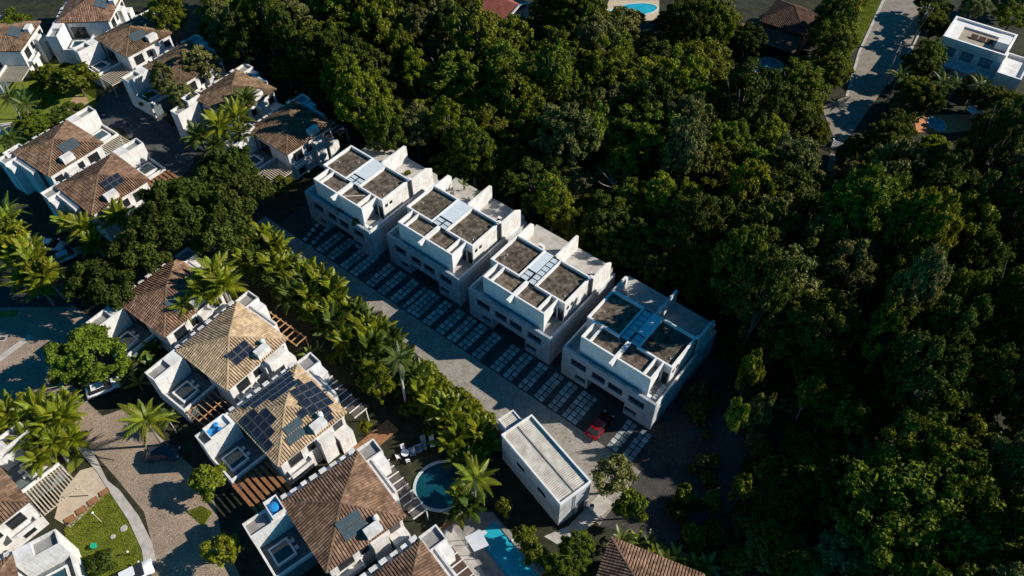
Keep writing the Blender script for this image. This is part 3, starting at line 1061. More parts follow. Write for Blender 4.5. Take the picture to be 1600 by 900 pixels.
h1 = house('white house with a pale tan tiled roof and a single cluster of solar panels', (-36.1, 59.4), -37.8, tile=TILE_T)
collectors(roof_of(h1), 2, 3, 2.6, -0.5, 0.9, 0.95, PVM)
boiler(roof_of(h1), True, 1.4)
rear_canopy(h1, WOODD, WOODL, True)
front_pergola(h1, 'beams')
part('bay_tower', MB().box(4.62, 5.9, 0.9, 3.8, 3.32, 5.6), WHITE, h1)

h2 = house('white house with a tan roof covered on every slope by dark solar panels', (-27.1, 49.1), -44.7, tile=TILE_T)
R2 = roof_of(h2)
for (i, j) in ((0, 0), (0, 1), (0, 2), (0, 3), (0, 4), (1, 0), (1, 1), (1, 2), (1, 3), (2, 1), (2, 2)):
    panel(R2, 4.2 - i * 1.05, -2.5 + j * 1.15 + (0.1 * i), 0.98, 1.08, PVM, side=3)
for i, js in ((0, range(6)), (1, range(5)), (2, range(3))):
    for j in js:
        panel(R2, 4.3 - i * 1.0, -3.0 + j * 1.15 + 0.3 * i, 0.94, 1.08, PVM, side=2)
for i, js in ((0, range(4)), (1, range(5)), (2, range(1, 4))):
    for j in js:
        panel(R2, 4.2 - i * 1.05, -2.4 + j * 1.15, 0.98, 1.08, PVM, side=1)
for x, y_, m_ in ((3.6, -1.9, THERM), (3.6, -0.75, THERM), (2.5, -1.4, THERM), (2.5, -0.25, THERM), (2.0, 0.95, PVM), (1.3, 2.0, PVM), (2.35, 2.1, PVM), (3.5, 3.2, PVM), (4.2, 2.9, PVM)):
    panel(R2, x, y_ if y_ < 2.8 else y_ - 0.0, 1.0, 1.08, m_)
boiler(R2, True, 1.4)
rear_canopy(h2, GREYR, WHITE)
front_pergola(h2, 'boards')
tank_box(h2, 2, -5.45, -8.4, 1.9, 2.9, 5.6)

h3 = house('white house with a large brown roof next to the round pool', (-18.9, 36.8), -52.0)
collectors(roof_of(h3), 2, 2, 2.6, -0.3, 1.05, 1.35)
boiler(roof_of(h3), True, 1.25)
rear_canopy(h3, GREYR, WHITE)
tank_box(h3, 1)

h4 = house('white house cut by the bottom edge beside the rectangular pool', (-10.96, 26.2), -52.0)
rear_canopy(h4, WOODD, WHITE)

h5 = house('white house half in shade directly under the broad dark tree', (-46.3, 67.65), -36.5)
collectors(roof_of(h5), 2, 2, 2.6, -0.3)
boiler(roof_of(h5), False)

h6 = house('white house with brown roof and a rooftop blue tank, upper of the joined pair', (-72.9, 98.9), -36.5, True)
R6 = roof_of(h6)
collectors(R6, 2, 3, 2.5, -0.8, 0.9, 0.9, THERM)
boiler(R6, False, 0.9)
tank_box(h6, 2, -6.3, 3.0, 1.5, 3.0, 5.2)
front_pergola(h6, 'weathered')

h7 = house('white house with brown roof touching the broad dark tree, lower of the joined pair', (-62.9, 90.4), -40.0, True)
R7 = roof_of(h7)
collectors(R7, 2, 3, 2.4, -0.7, 0.9, 0.95, PVM)
boiler(R7, False, 1.0)
front_pergola(h7, 'boards')

h8 = house('white house at the upper left corner with a grey collector on its roof', (-94.7, 131.3), 0)
collectors(roof_of(h8), 2, 2, 2.6, -0.2)
boiler(roof_of(h8), False)
front_pergola(h8, 'weathered')

h9 = house('white house with brown roof cut by the top left edge of the view', (-81.8, 140.8), 2.5)
collectors(roof_of(h9), 2, 2, 2.6, -0.2)
boiler(roof_of(h9), False)

h10 = house('white house with reddish brown roof and a sunny timber deck on its street side', (-70.4, 131.0), -38.5)
collectors(roof_of(h10), 2, 3, 2.4, -0.3, 0.85, 0.9)
boiler(roof_of(h10), False)
front_pergola(h10, 'weathered')

h11 = house('white house mostly hidden by trees beside the timber deck house', (-58.6, 122.2), -36)
h12 = house('white house with brown roof partly hidden behind tall palm fronds', (-47.4, 112.75), -35.5)
boiler(roof_of(h12), False)
tank_box(h12, 2, -5.7, -6.7, 1.7, 2.6, 6.02)
h13 = house('white house with dark shaded roof nearest the first grey townhouse', (-36.25, 103.5), -40)
boiler(roof_of(h13), False)
rear_canopy(h13, GREYR, WHITE)
front_pergola(h13, 'weathered')
tank_box(h13, 2, -5.6, -6.7, 1.7, 2.6, 6.02)
h15 = house('white house at the left edge with a slatted pergola over its beige drive', (-61.1, 37.6), -40, True, TILE_B)
R15 = roof_of(h15)
for i in range(3):
    for j in range(5):
        panel(R15, 4.2 - i * 1.05, -2.6 + j * 1.15, 0.98, 1.08, PVM, side=1)
front_pergola(h15, 'weathered')
part('walkway_pergola', MB().box(5.0, 5.12, 5.6, 13.0, 2.5, 2.68).box(0.0, 0.12, 5.6, 13.0, 2.5, 2.68), WHITE, h15)
for k in range(13):
    part('beam', MB().box(-0.2, 5.4, 5.8 + k * 0.58, 5.92 + k * 0.58, 2.69, 2.8), WEATH, KIDS[h15][-1])
h16 = house('white house at the bottom left corner with two blue tanks beside its wing', (-55.0, 25.2), -57, True)
tank_box(h16, 2, -6.0, 4.7, 1.9, 3.2, 6.05)

# house at the bottom edge, right of the service building
hb = thing('house', 'house with a brown tiled hip roof at the bottom edge among banana plants', 'house', (13.1, 26.9, 0), rad(-24))
hip_roof(hb, 5.2, 5.0, 7.0, TILE_B)
part('wall', MB().box(-4.7, 4.7, -4.7, 4.7, 0, 4.9), WHITE, hb)

# terracotta walks between houses
for (c, a, x0, x1, y0, y1) in (((-27.1, 49.1), -44.7, 5.95, 8.2, -4.5, 9.5), ((-18.9, 36.8), -52, 5.95, 7.7, -4.5, 10.5)):
    ca, sa = math.cos(rad(a)), math.sin(rad(a))
    struct('walkway', MB().poly([(c[0] + ca * x - sa * y_, c[1] + sa * x + ca * y_, 0.025) for x, y_ in ((x0, y0), (x1, y0), (x1, y1), (x0, y1))]), TERRA)

# ------------------------------------------------------------------ far houses
bh = thing('house', 'brown house with a dark two-tier tiled roof left of the upper street', 'house', (54.4, 136.4, 0), rad(-34))
hip_roof(bh, 4.6, 5.0, 7.4, TILE_D)
part('wall', MB().box(-4.0, 4.0, -4.0, 4.0, 0, 4.9), mat('brown_wall', (0.10, 0.06, 0.04), (0.16, 0.1, 0.07), 2), bh)
pr_ = MB()
pr_.prism([(-8.2, 2.9), (-4.0, 4.2), (-4.0, 4.35), (-8.2, 3.05)], 0, -3.4, 4.2)
pr_.box(-3.3, -3.15, -8.1, -7.95, 0, 2.9).box(4.0, 4.15, -8.1, -7.95, 0, 2.9)
part('porch_roof', pr_, TILE_D, bh)
an = part('annex', MB().box(-7.6, -3.6, -8.6, -5.0, 0, 3.0), mat('brown_wall', (0, 0, 0)), bh)
part('annex_roof', MB().prism([(-9.0, 3.02), (-4.9, 3.6), (-4.9, 3.75), (-9.0, 3.17)], 0, -8.0, -3.42), TILE_B, an)
part('skylight', MB().box(-6.4, -5.4, -7.4, -6.6, 3.3, 3.75), WHITE, an)

wh = thing('modern_house', 'white flat-roofed modern house at the upper right corner', 'house', (85.9, 126.1, 0), rad(-36.5))
part('wall', MB().box(-5.4, 5.4, -3.6, 4.4, 0, 6.2), WHITE, wh)
pr_ = MB().ring(-5.5, 5.5, -3.7, 4.5, 6.2, 7.0, 0.4)
pr_.box(-5.1, -3.2, -3.3, 4.1, 6.2, 6.62).box(-3.2, 5.1, 2.4, 4.1, 6.2, 6.62)
part('parapet', pr_, RIM, wh)
part('flat_roof', MB().box(-3.2, 5.1, -3.3, 2.4, 6.2, 6.3), mat('beige_roof_deck', (0.32, 0.27, 0.21), (0.42, 0.36, 0.29), 1.5, stain=0.2), wh)
part('tank_box', MB().box(3.0, 5.0, -1.2, 1.8, 6.32, 7.7), RIM, wh)
for k in range(3):
    part('solar_panel', MB().prism([(-0.6, 6.4), (0.5, 6.75), (0.5, 6.8), (-0.6, 6.45)], 0, -1.4 + k * 1.35, -0.2 + k * 1.35), WOODD, wh)
part('canopy', MB().box(-5.9, 6.0, -6.2, -3.62, 2.75, 3.0), GREYW, wh)
for x0, x1 in ((-5.4, -2.4), (-1.4, 1.2), (2.0, 5.0)):
    part('terrace_screen', MB().box(x0, x1, -6.1, -5.95, 0.3, 2.74), GREYW, wh)
part('side_wing', MB().box(5.45, 9.5, -6.5, 1.0, 0, 4.6).ring(5.45, 9.5, -6.5, 1.0, 4.6, 5.2, 0.3), WHITE, wh)
for x0 in (-4.6, -1.4, 1.8):
    f = part('window', MB().box(x0, x0 + 2.2, -3.66, -3.61, 3.6, 3.7).box(x0, x0 + 2.2, -3.66, -3.61, 5.2, 5.3), DARKM, wh)
    part('pane', MB().box(x0 + .05, x0 + 2.15, -3.65, -3.62, 3.7, 5.2), mat('teal_glass', (0.10, 0.22, 0.27), None, 2, rough=0.1, spec=0.5), f)

th = thing('house', 'red-roofed house peeking out of the trees at the top edge', 'house', (*G(785, 8, 3)[:2], 0), rad(-40))
part('wall', MB().box(-4, 4, -3.5, 3.5, 0, 3.0), WHITE, th)
part('roof', MB().prism([(-4.0, 3.02), (0, 4.4), (4.0, 3.02), (4.0, 3.15), (0, 4.55), (-4.0, 3.15)], 0, -4.6, 4.6), mat('red_clay_tile', (0.24, 0.07, 0.05), (0.36, 0.12, 0.085), 1.2), th)
part('gable_trim', MB().prism([(-4.1, 3.16), (0, 4.56), (4.1, 3.16), (4.1, 3.34), (0, 4.74), (-4.1, 3.34)], 0, 4.3, 4.65), RIM, th)


# ------------------------------------------------------------------ pools and decks
def oval_pool(label, c, rx, ry, rot, wm, cop=0.35):
    t = thing('swimming_pool', label, 'pool', (c[0], c[1], 0), rot)
    mb = MB()
    n = 36
    for k in range(n):
        a0, a1 = 2 * math.pi * k / n, 2 * math.pi * (k + 1) / n
        q = []
        for a, s in ((a0, 1), (a1, 1), (a1, 0), (a0, 0)):
            q.append(((rx + cop * s) * math.cos(a), (ry + cop * s) * math.sin(a)))
        i = len(mb.v)
        for z in (0.0, 0.14):
            for x, y_ in q:
                mb.v.append((x, y_, z))
        mb.f += [(i + 4, i + 5, i + 6, i + 7), (i, i + 1, i + 5, i + 4), (i + 2, i + 3, i + 7, i + 6)]
    part('coping', mb, POOLC, t)
    part('water', MB().disc(0, 0, 0.07, rx + 0.01, ry + 0.01, n), wm, t)
    return t


oval_pool('round dark pool with a pale rim between brown-roofed house and palms', (-8.6, 42.4), 3.3, 3.0, 0.3, POOLD)
d_ = (math.cos(rad(-52)), math.sin(rad(-52)))


def rect_pool(label, c, lx, ly, rz, wm, cop=0.4):
    t = thing('swimming_pool', label, 'pool', (c[0], c[1], 0), rz)
    part('coping', MB().ring(-lx / 2 - cop, lx / 2 + cop, -ly / 2 - cop, ly / 2 + cop, 0, 0.3, cop), CONCD, t)
    part('water', MB().box(-lx / 2, lx / 2, -ly / 2, ly / 2, 0, 0.2), wm, t)
    part('step', MB().box(-lx / 2 + 0.01, -lx / 2 + 0.6, -ly / 2 + 0.5, -ly / 2 + 1.4, 0.12, 0.215), POOLC, t)
    return t


pa = G(752, 828, .2)
pb = G(768, 816, .2)
cx = (pa[0] + pb[0]) / 2 + d_[0] * 4.2
cy = (pa[1] + pb[1]) / 2 + d_[1] * 4.2
lp = rect_pool('rectangular bright blue pool at the bottom edge beside a white canopy', (cx - 0.2, cy - 0.3), 8.4, 2.9, rad(-52), POOLW)
part('pool_lamp', MB().box(-1.2, -0.9, 1.5, 1.75, 0.3, 0.42), LAMP_G, lp)
slab('pool_terrace', [(690, 830), (735, 800), (770, 800), (860, 900), (860, 960), (770, 960)], CONCD, 0, 0.05)
sheet('pool_path', [(688, 838), (708, 825), (780, 930), (740, 930)], CONC, 0.06)
sail = thing('shade_sail', 'white square canopy tilted over the edge of the rectangular pool', 'canopy', (0, 0, 0))
sp = [G(726, 839, 2.4), G(750, 827, 2.9), G(764, 852, 2.7), G(741, 862, 2.3)]
smb = MB().poly(sp)
smb.poly([(p[0], p[1], p[2] - 0.03) for p in sp[::-1]])
part('canvas', smb, SAIL, sail)
for p in sp:
    part('post', MB().tube([(p[0], p[1], 0), p], [0.04, 0.04], 6), PVFR, sail)

oval_pool('turquoise pool at the top edge among trees', G(990, 16, 0)[:2], 5.0, 2.2, 0.2, POOLW)
slab('pool_terrace', [(952, 0), (1030, 0), (1030, 32), (968, 32), (940, 22)], mat('sandy_paving', (0.45, 0.36, 0.24), (0.55, 0.46, 0.33), 2), 0, 0.04)
oval_pool('small turquoise pool in front of the brown house', G(1206, 103, 0)[:2], 1.8, 2.4, 0.4, POOLW, 0.5)
slab('pool_terrace', [(1160, 98), (1185, 92), (1222, 92), (1216, 122), (1170, 124)], TERRA, 0, 0.04)
slab('pool_terrace', [(1428, 180), (1530, 178), (1534, 200), (1480, 208), (1432, 206)], ORANGE, 0, 0.04)
oval_pool('small turquoise pool on an orange deck in the right hand wood', G(1463, 194, 0)[:2], 1.3, 1.7, 0.2, POOLW, 0.25)


def lounger(label, loc, rz, m, group=None):
    t = thing('sun_lounger', label, 'sun lounger', loc, rz, group)
    part('frame', MB().box(-0.9, 0.9, -0.32, 0.32, 0.22, 0.28).box(-0.85, -0.78, -0.3, -0.23, 0, .22).box(.78, .85, -0.3, -0.23, 0, .22).box(-0.85, -0.78, .23, .3, 0, .22).box(.78, .85, .23, .3, 0, .22), WHITE, t)
    part('mattress', MB().box(-0.88, 0.3, -0.3, 0.3, 0.285, 0.38), m, t)
    part('backrest', MB().prism([(0.3, 0.29), (0.9, 0.7), (0.86, 0.78), (0.3, 0.39)], 1, -0.3, 0.3), m, t)
    return t


lounger('grey sun lounger on the dark terrace above the round pool', (*G(662, 694)[:2], 0.02), rad(100), FABG)
lounger('pale sun lounger next to the grey one above the round pool', (*G(675, 690)[:2], 0.02), rad(100), SAIL)


def chair(loc, rz, label, group):
    t = thing('garden_chair', label, 'chair', loc, rz, group)
    part('seat', MB().box(-.24, .24, -.24, .24, .42, .47), SAIL, t)
    part('backrest', MB().prism([(.2, .47), (.28, .95), (.24, .95), (.16, .47)], 0, -.24, .24), SAIL, t)
    for x in (-.21, .21):
        for y_ in (-.21, .21):
            part('leg', MB().box(x - .025, x + .025, y_ - .025, y_ + .025, 0, .42), SAIL, t)
    return t


tl = thing('garden_table', 'small round garden table on the terrace above the round pool', 'table', (*G(634, 712)[:2], 0.02))
part('tabletop', MB().tube([(0, 0, .7), (0, 0, .75)], [.5, .5], 18), SAIL, tl)
part('pedestal', MB().tube([(0, 0, 0), (0, 0, .04), (0, 0, .08), (0, 0, .7)], [.3, .3, .05, .05], 10), DARKM, tl)
c0 = G(634, 712)
for k in range(4):
    a = k * math.pi / 2 + 0.4
    chair((c0[0] + 0.95 * math.cos(a), c0[1] + 0.95 * math.sin(a), 0.02), a - math.pi / 2, 'white garden chair around the small round table near the round pool', 'chairs around the garden table')
for px, py, s_ in ((641, 714, 'left'), (651, 709, 'right')):
    t = thing('lounge_armchair', 'pale square armchair, the %s one beside the garden table' % s_, 'armchair', (*G(px, py)[:2], 0.02), rad(20))
    part('seat', cushion_mesh(.8, .8, .4), FABG, t)
    part('backrest', MB().box(0, .8, .62, .8, .41, .8), FABG, t)
    for x in (0, .66):
        part('armrest', MB().box(x, x + .14, 0, .61, .41, .6), FABG, t)


def parasol(label, loc, m, r_=1.3):
    t = thing('parasol', label, 'parasol', loc)
    mb = MB()
    n = 8
    for k in range(n):
        a0, a1 = 2 * math.pi * k / n, 2 * math.pi * (k + 1) / n
        mb.poly([(r_ * math.cos(a0), r_ * math.sin(a0), 2.1), (r_ * math.cos(a1), r_ * math.sin(a1), 2.1), (0, 0, 2.55)])
    part('canopy', mb, m, t)
    part('pole', MB().tube([(0, 0, 0), (0, 0, 2.6)], [.03, .03], 6), PVFR, t)
    part('base', MB().tube([(0, 0, 0), (0, 0, .08)], [.28, .28], 10), CONCD, t)
    return t


parasol('white and blue parasol on the orange deck in the right hand wood', (*G(1515, 188)[:2], .04), SAIL)
lounger('yellow sun lounger on the brick terrace of the brown house', (*G(1180, 98)[:2], .05), rad(50), YELLOW)
lounger('white sun lounger on the brick terrace left of the small pool', (*G(1184, 112)[:2], .05), rad(20), SAIL)


# ------------------------------------------------------------------ vehicles
def car(label, px, ang, paint, z=0.02, L=4.3, Wd=1.75):
    g = G(px[0], px[1], 0.7)
    t = thing('parked_car', label, 'car', (g[0], g[1], z), rad(ang))
    h = L / 2
    prof = [(-h, .35), (-h + .05, .75), (-h + .3, .9), (h - 1.15, .88), (h - .1, .72), (h, .5), (h - .04, .3), (-h + .1, .28)]
    me = MB().prism(prof, 1, -Wd / 2, Wd / 2).mesh('body', paint)
    bm = bmesh.new()
    bm.from_mesh(me)
    bmesh.ops.bevel(bm, geom=bm.edges[:], offset=0.07, segments=2, affect='EDGES')
    bm.to_mesh(me)
    bm.free()
    part('body', me, paint, t, smooth=True)

    def loft(x0, x1, x2, x3, z0, z1, w0, w1):
        mb = MB()
        mb.v += [(x0, -w0, z0), (x3, -w0, z0), (x3, w0, z0), (x0, w0, z0), (x1, -w1, z1), (x2, -w1, z1), (x2, w1, z1), (x1, w1, z1)]
        mb.f += [(4, 5, 6, 7), (0, 1, 5, 4), (1, 2, 6, 5), (2, 3, 7, 6), (3, 0, 4, 7)]
        return mb
    part('glasshouse', loft(-h + .35, -h + .85, .35, 1.15, .86, 1.38, Wd / 2 - .08, Wd / 2 - .27), DARKGL, t)
    part('roof_panel', MB().prism([(-h + .9, -Wd / 2 + .3), (.3, -Wd / 2 + .3), (.34, -.3), (.34, .3), (.3, Wd / 2 - .3), (-h + .9, Wd / 2 - .3)], 2, 1.375, 1.42), paint, t)
    for x in (-h + .8, h - .8):
        for s in (-1, 1):
            wl = part('wheel', MB().tube([(x, s * (Wd / 2 - .16), .32), (x, s * (Wd / 2 + .02), .32)], [.32, .32], 16), RUBBER, t)
            part('rim', MB().tube([(x, s * (Wd / 2 + .005), .32), (x, s * (Wd / 2 + .035), .32)], [.19, .17], 12), PVFR, wl)
    for s in (-1, 1):
        part('headlight', MB().box(h - .12, h + .005, s * .62 - .16, s * .62 + .16, .58, .7), LAMP_G, t)
        part('tail_light', MB().box(-h - .005, -h + .08, s * .66 - .12, s * .66 + .12, .62, .78), CAR_R, t)
        part('wing_mirror', MB().box(.85, 1.0, s * (Wd / 2 + .09) - .09, s * (Wd / 2 + .09) + .09, .9, 1.02), paint, t)
    return t


car('white car in the shade below the round-crowned street tree', (160, 605), 28, CAR_W)
car('dark car parked in shadow on the cobbles below the coconut palm', (252, 708), 4, CAR_D)
car('white car half cut by the bottom edge next to the lawn', (208, 897), 30, CAR_W)
car('white car under the trees beside the tall yellow palms, upper of two', (79, 382), -10, CAR_W)
car('silver car under the trees beside the tall yellow palms, lower of two', (104, 399), 35, CAR_S)
car('red car parked in shade in front of the last townhouse', (937, 664), 50.6, CAR_R)

# ------------------------------------------------------------------ street furniture


def pole(label, base, hgt, arm, rz):
    t = thing('utility_pole', label, 'pole', (*base[:2], 0), rz)
    part('shaft', MB().tube([(0, 0, 0), (0, 0, hgt)], [.16, .11], 8), CONC, t)
    a = part('crossarm', MB().box(-arm, arm, -.06, .06, hgt - .75, hgt - .6), WOODD, t)
    for x in (-arm + .1, -arm / 2.5, arm / 2.5, arm - .1):
        part('insulator', MB().tube([(x, 0, hgt - .6), (x, 0, hgt - .42)], [.05, .03], 6), LAMP_G, a)
    part('lamp_arm', MB().tube([(0, 0, hgt - 1.4), (0, -.9, hgt - 1.0), (0, -1.7, hgt - .9)], [.04, .04, .04], 6), PVFR, t)
    part('lamp_head', MB().box(-.13, .13, -2.2, -1.65, hgt - .98, hgt - .84), PVFR, t)
    part('transformer', MB().tube([(.28, 0, hgt - 2.4), (.28, 0, hgt - 1.6)], [.2, .2], 10), PVFR, t)
    return t


p1, p2 = G(1380, 133), G(1425, 70)
pole('pale utility pole on the near right side of the upper street', p1, 9.0, 1.0, rad(-30))
pole('pale utility pole farther up the upper street', p2, 8.5, 1.0, rad(-30))
wr = thing('power_line', 'power wires strung between the two utility poles', 'wires')
for s in (-.9, .9):
    mb = MB()
    a = Vector((p1[0] + s * .86, p1[1] - s * .5, 8.5))
    b_ = Vector((p2[0] + s * .86, p2[1] - s * .5, 8.0))
    pts = [a.lerp(b_, k / 10) - Vector((0, 0, 1.6 * (k / 10) * (1 - k / 10))) for k in range(11)]
    part('wire', MB().tube(pts, [.02] * 11, 5), DARKM, wr)

gt = thing('barrier_gate', 'white barred gate in shade at the lower end of the upper street', 'gate', (*G(1320, 238)[:2], 0), rad(-38))
for k in range(5):
    part('bar', MB().box(-2.4, 2.4, -.04, .04, .25 + k * .28, .35 + k * .28), RIM, gt)
for x in (-2.5, 2.5):
    part('post', MB().box(x - .12, x + .12, -.12, .12, 0, 1.7), RIM, gt)

lpst = thing('lamp_post', 'thin pale post on the beige path at the edge of the lawn', 'post', (*G(159, 816)[:2], .05))
part('shaft', MB().tube([(0, 0, 0), (0, 0, 2.5)], [.05, .04], 8), WEATH, lpst)
part('lamp_head', MB().tube([(0, 0, 2.5), (0, 0, 2.62), (0, 0, 2.7)], [.12, .15, .06], 10), LAMP_G, lpst)
bl = thing('bollard_light', 'low white bollard light standing alone on the lawn', 'lamp', (*G(204, 867)[:2], .05))
part('shaft', MB().tube([(0, 0, 0), (0, 0, .8)], [.05, .05], 8), DARKM, bl)
part('lamp_head', MB().tube([(0, 0, .8), (0, 0, .95), (0, 0, 1.02)], [.11, .13, .05], 10), LAMP_G, bl)
for px, py, s in ((194, 826, 'larger'), (177, 839, 'smaller')):
    st = thing('stepping_stone', '%s round stone slab set in the lawn' % s, 'stone slab', (*G(px, py)[:2], .05))
    part('slab_stone', MB().tube([(0, 0, 0), (0, 0, .09), (0, 0, .12)], [.42, .42, .36] if s == 'larger' else [.3, .3, .25], 14), CONC, st)
for k in range(4):
    px, py = 110 + k * 18, 812 - k * 14
    t = thing('planting_box', 'brick-red earth bed beside the lawn, number %s from the house' % ('first', 'second', 'third', 'fourth')[k], 'flower bed', (*G(px, py)[:2], .05), rad(-2 + 42))
    part('bed_soil', MB().box(-.5, .5, -.32, .32, 0, .12), TERRA, t)
    part('edging', MB().ring(-.56, .56, -.38, .38, 0, .16, .06), WOOD, t)
fm = thing('road_circle', 'small dark round drain cover on the cobbles at the left edge', 'drain cover', (*G(4, 529)[:2], .016))
part('cover', MB().tube([(0, 0, 0), (0, 0, .03)], [.3, .3], 14), DARKM, fm)
part('collar', MB().ring(-.62, .62, -.5, .5, 0, .02, .2), CONC, fm)
drm = thing('storage_drum', 'small white drum on the pale paving beside the service building', 'drum', (*G(924, 795)[:2], .04))
part('body', MB().tube([(0, 0, 0), (0, 0, .1), (0, 0, .8), (0, 0, .85)], [.28, .3, .3, .26], 14), RIM, drm)
part('lid', MB().tube([(0, 0, .85), (0, 0, .9)], [.2, .18], 12), PVFR, drm)
gp = thing('garden_pot', 'green plastic pot at the corner of the bottom left house', 'pot', (*G(143, 850, 1.0)[:2], 0.05))
part('pot', MB().tube([(0, 0, 0), (0, 0, .5), (0, 0, .55)], [.25, .36, .34], 12), GREENP, gp)


# ------------------------------------------------------------------ vegetation
def leaf_quads(cen, nor, size, asp=1.7, curl=0.0):
    n = len(cen)
    rv = nrs.normal(size=(n, 3))
    a = np.cross(nor, rv)
    a /= np.linalg.norm(a, axis=1, keepdims=True) + 1e-9
    b = np.cross(nor, a)
    s = size[:, None]
    V = np.empty((n, 4, 3))
    V[:, 0] = cen - a * s * asp * 0.5
    V[:, 1] = cen + b * s * 0.5
    V[:, 2] = cen + a * s * asp * 0.5
    V[:, 3] = cen - b * s * 0.5
    return V.reshape(-1, 3)


def crown_mesh(name, R, Hc, base, nclump, nleaf, leaf, m, flat=0.75, spread=0.8, limbs=None, gap=0.0, low=1.25):
    """crown of leaf clumps; centre at height Hc"""
    cs = []
    lob = .13
    p0, p1 = nrs.uniform(0, 6.28, 2)
    for k in range(nclump):
        u = (k + 0.5) / nclump
        ph = k * 2.399963 + nrs.uniform(-.5, .5)
        ct = 1 - u * low                        # top to well under the middle
        st = math.sqrt(max(0, 1 - ct * ct))
        rr = R * spread * nrs.uniform(.6, 1.0) * (1 + lob * math.sin(2 * ph + p0) + lob * .7 * math.sin(3 * ph + p1))
        c = np.array([rr * st * math.cos(ph), rr * st * math.sin(ph), Hc + rr * flat * ct])
        r = R * nrs.uniform(.55, 1.0) * min(.42, 1.55 / math.sqrt(nclump))
        cs.append((c, r))
        if limbs is not None:
            limbs.append((c, r))
    cen, nor = [], []
    per = nleaf // nclump
    for c, r in cs:
        if nrs.uniform() < gap:
            continue
        d = nrs.normal(size=(per, 3))
        d[:, 2] = d[:, 2] * 0.9 + 0.35
        d /= np.linalg.norm(d, axis=1, keepdims=True)
        rad_ = r * nrs.uniform(.30, 1.22, per) * (1 + .25 * np.sin(d[:, 0] * 7 + c[0]) * np.cos(d[:, 1] * 6 + c[1]))
        cen.append(c + d * rad_[:, None] * np.array([1, 1, .8]))
        q = d + nrs.normal(size=(per, 3)) * .55
        nor.append(q / np.linalg.norm(q, axis=1, keepdims=True))
    cen = np.concatenate(cen)
    nor = np.concatenate(nor)
    size = leaf * nrs.uniform(.6, 1.35, len(cen))
    return np_mesh(name, leaf_quads(cen, nor, size), len(cen), 4, m)


def trunk_mesh(R, Hc, limbs, m, r0=0.28, bend=0.4):
    mb = MB()
    bx_, by_ = nrs.uniform(-bend, bend, 2)
    path = [(0, 0, -0.3), (bx_ * .3, by_ * .3, Hc * .3), (bx_, by_, Hc * .62), (bx_ * .8, by_ * .8, Hc * .9)]
    mb.tube(path, [r0 * 1.25, r0, r0 * .75, r0 * .4], 8)
    for c, r in limbs[::2][:9]:
        s = Vector(path[2]).lerp(Vector(path[1]), nrs.uniform(0, .6))
        e = Vector([float(q) for q in c])
        mid = s.lerp(e, .5) + Vector((0, 0, -0.12 * (e - s).length))
        mb.tube([s, mid, e], [r0 * .42, r0 * .28, r0 * .1], 6)
    return mb.mesh('trunk', m)


LINK = False
TREES = []
for k, (R, Hc, ncl, nl, lf, flat, spread, gap) in enumerate([
        (5.0, 8.0, 84, 28000, .235, .95, .86, 0.06), (5.0, 8.6, 98, 28000, .22, 1.1, .88, 0.08), (5.0, 7.6, 70, 26000, .26, .85, .9, 0.08),
        (5.0, 8.8, 90, 27000, .23, 1.25, .8, 0.12), (5.0, 8.0, 110, 30000, .20, .9, .92, 0.12), (5.0, 8.4, 74, 24000, .255, 1.0, .86, 0.14),
        (5.0, 8.4, 94, 28000, .22, 1.0, .95, 0.16)]):
    lim = []
    cm = crown_mesh('crown', R, Hc, 0, ncl, nl, lf, LEAF['mid'], flat, spread, lim, gap, 1.62)
    tm_ = trunk_mesh(R, Hc, lim, PALEB if k in (3, 5) else BARK)
    r = obj('tree', None)
    obj('crown', cm, r)
    obj('trunk', tm_, r)
    TREES.append(r)
# fine-leaved dense tree (broad, even canopy)
lim = []
cm = crown_mesh('crown', 5.0, 7.0, 0, 70, 22000, .27, LEAF['dark'], .55, .92, lim, 0)
r = obj('tree', None)
obj('crown', cm, r)
obj('trunk', trunk_mesh(5, 7, lim, BARK, .35), r)
DENSE = r
lim = []
cm = crown_mesh('crown', 9.0, 10.0, 0, 170, 60000, .29, LEAF['mid'], .5, .95, lim, 0)
r = obj('tree', None)
obj('crown', cm, r)
obj('trunk', trunk_mesh(9, 10, lim, BARK, .45), r)
BIG = r
# small round garden tree
lim = []
cm = crown_mesh('crown', 2.0, 2.9, 0, 26, 5200, .24, LEAF['bright'], .85, .82, lim, 0)
r = obj('tree', None)
obj('crown', cm, r)
obj('trunk', trunk_mesh(2, 2.9, lim, BARK, .1, .1), r)
ROUND = r
# airy thin-leaved tree
lim = []
cm = crown_mesh('crown', 2.5, 4.6, 0, 30, 3600, .22, LEAF['grey'], .8, .85, lim, .1)
r = obj('tree', None)
obj('crown', cm, r)
obj('trunk', trunk_mesh(2.5, 4.6, lim, PALEB, .12, .3), r)
AIRY = r
# shrubs
SHRUBS = []
for k in range(3):
    cm = crown_mesh('foliage', 1.0, .55, 0, 12, 1500, .17, LEAF['mid'], .7, .7, None, 0)
    st = MB().tube([(0, 0, -.1), (0, 0, .6)], [.06, .03], 6).mesh('stem', BARK)
    r = obj('shrub', None)
    obj('foliage', cm, r)
    obj('stem', st, r)
    SHRUBS.append(r)
LINK = True


def place_tree(proto, x, y, s, sz, rz, kind, label, cat='tree', group=None, name=None, z=0.0):
    src = {'mid_green_leaf', 'dark_green_leaf', 'bright_green_leaf', 'grey_green_leaf'}
    c = copy_tree(proto, None, {k: LEAF[kind] for k in src})
    if name:
        c.name = name
    c.location = (x, y, z)
    c.rotation_euler = (0, 0, rz)
    c.scale = (s, s, sz)
    tag(c, label, cat, group)
    return c


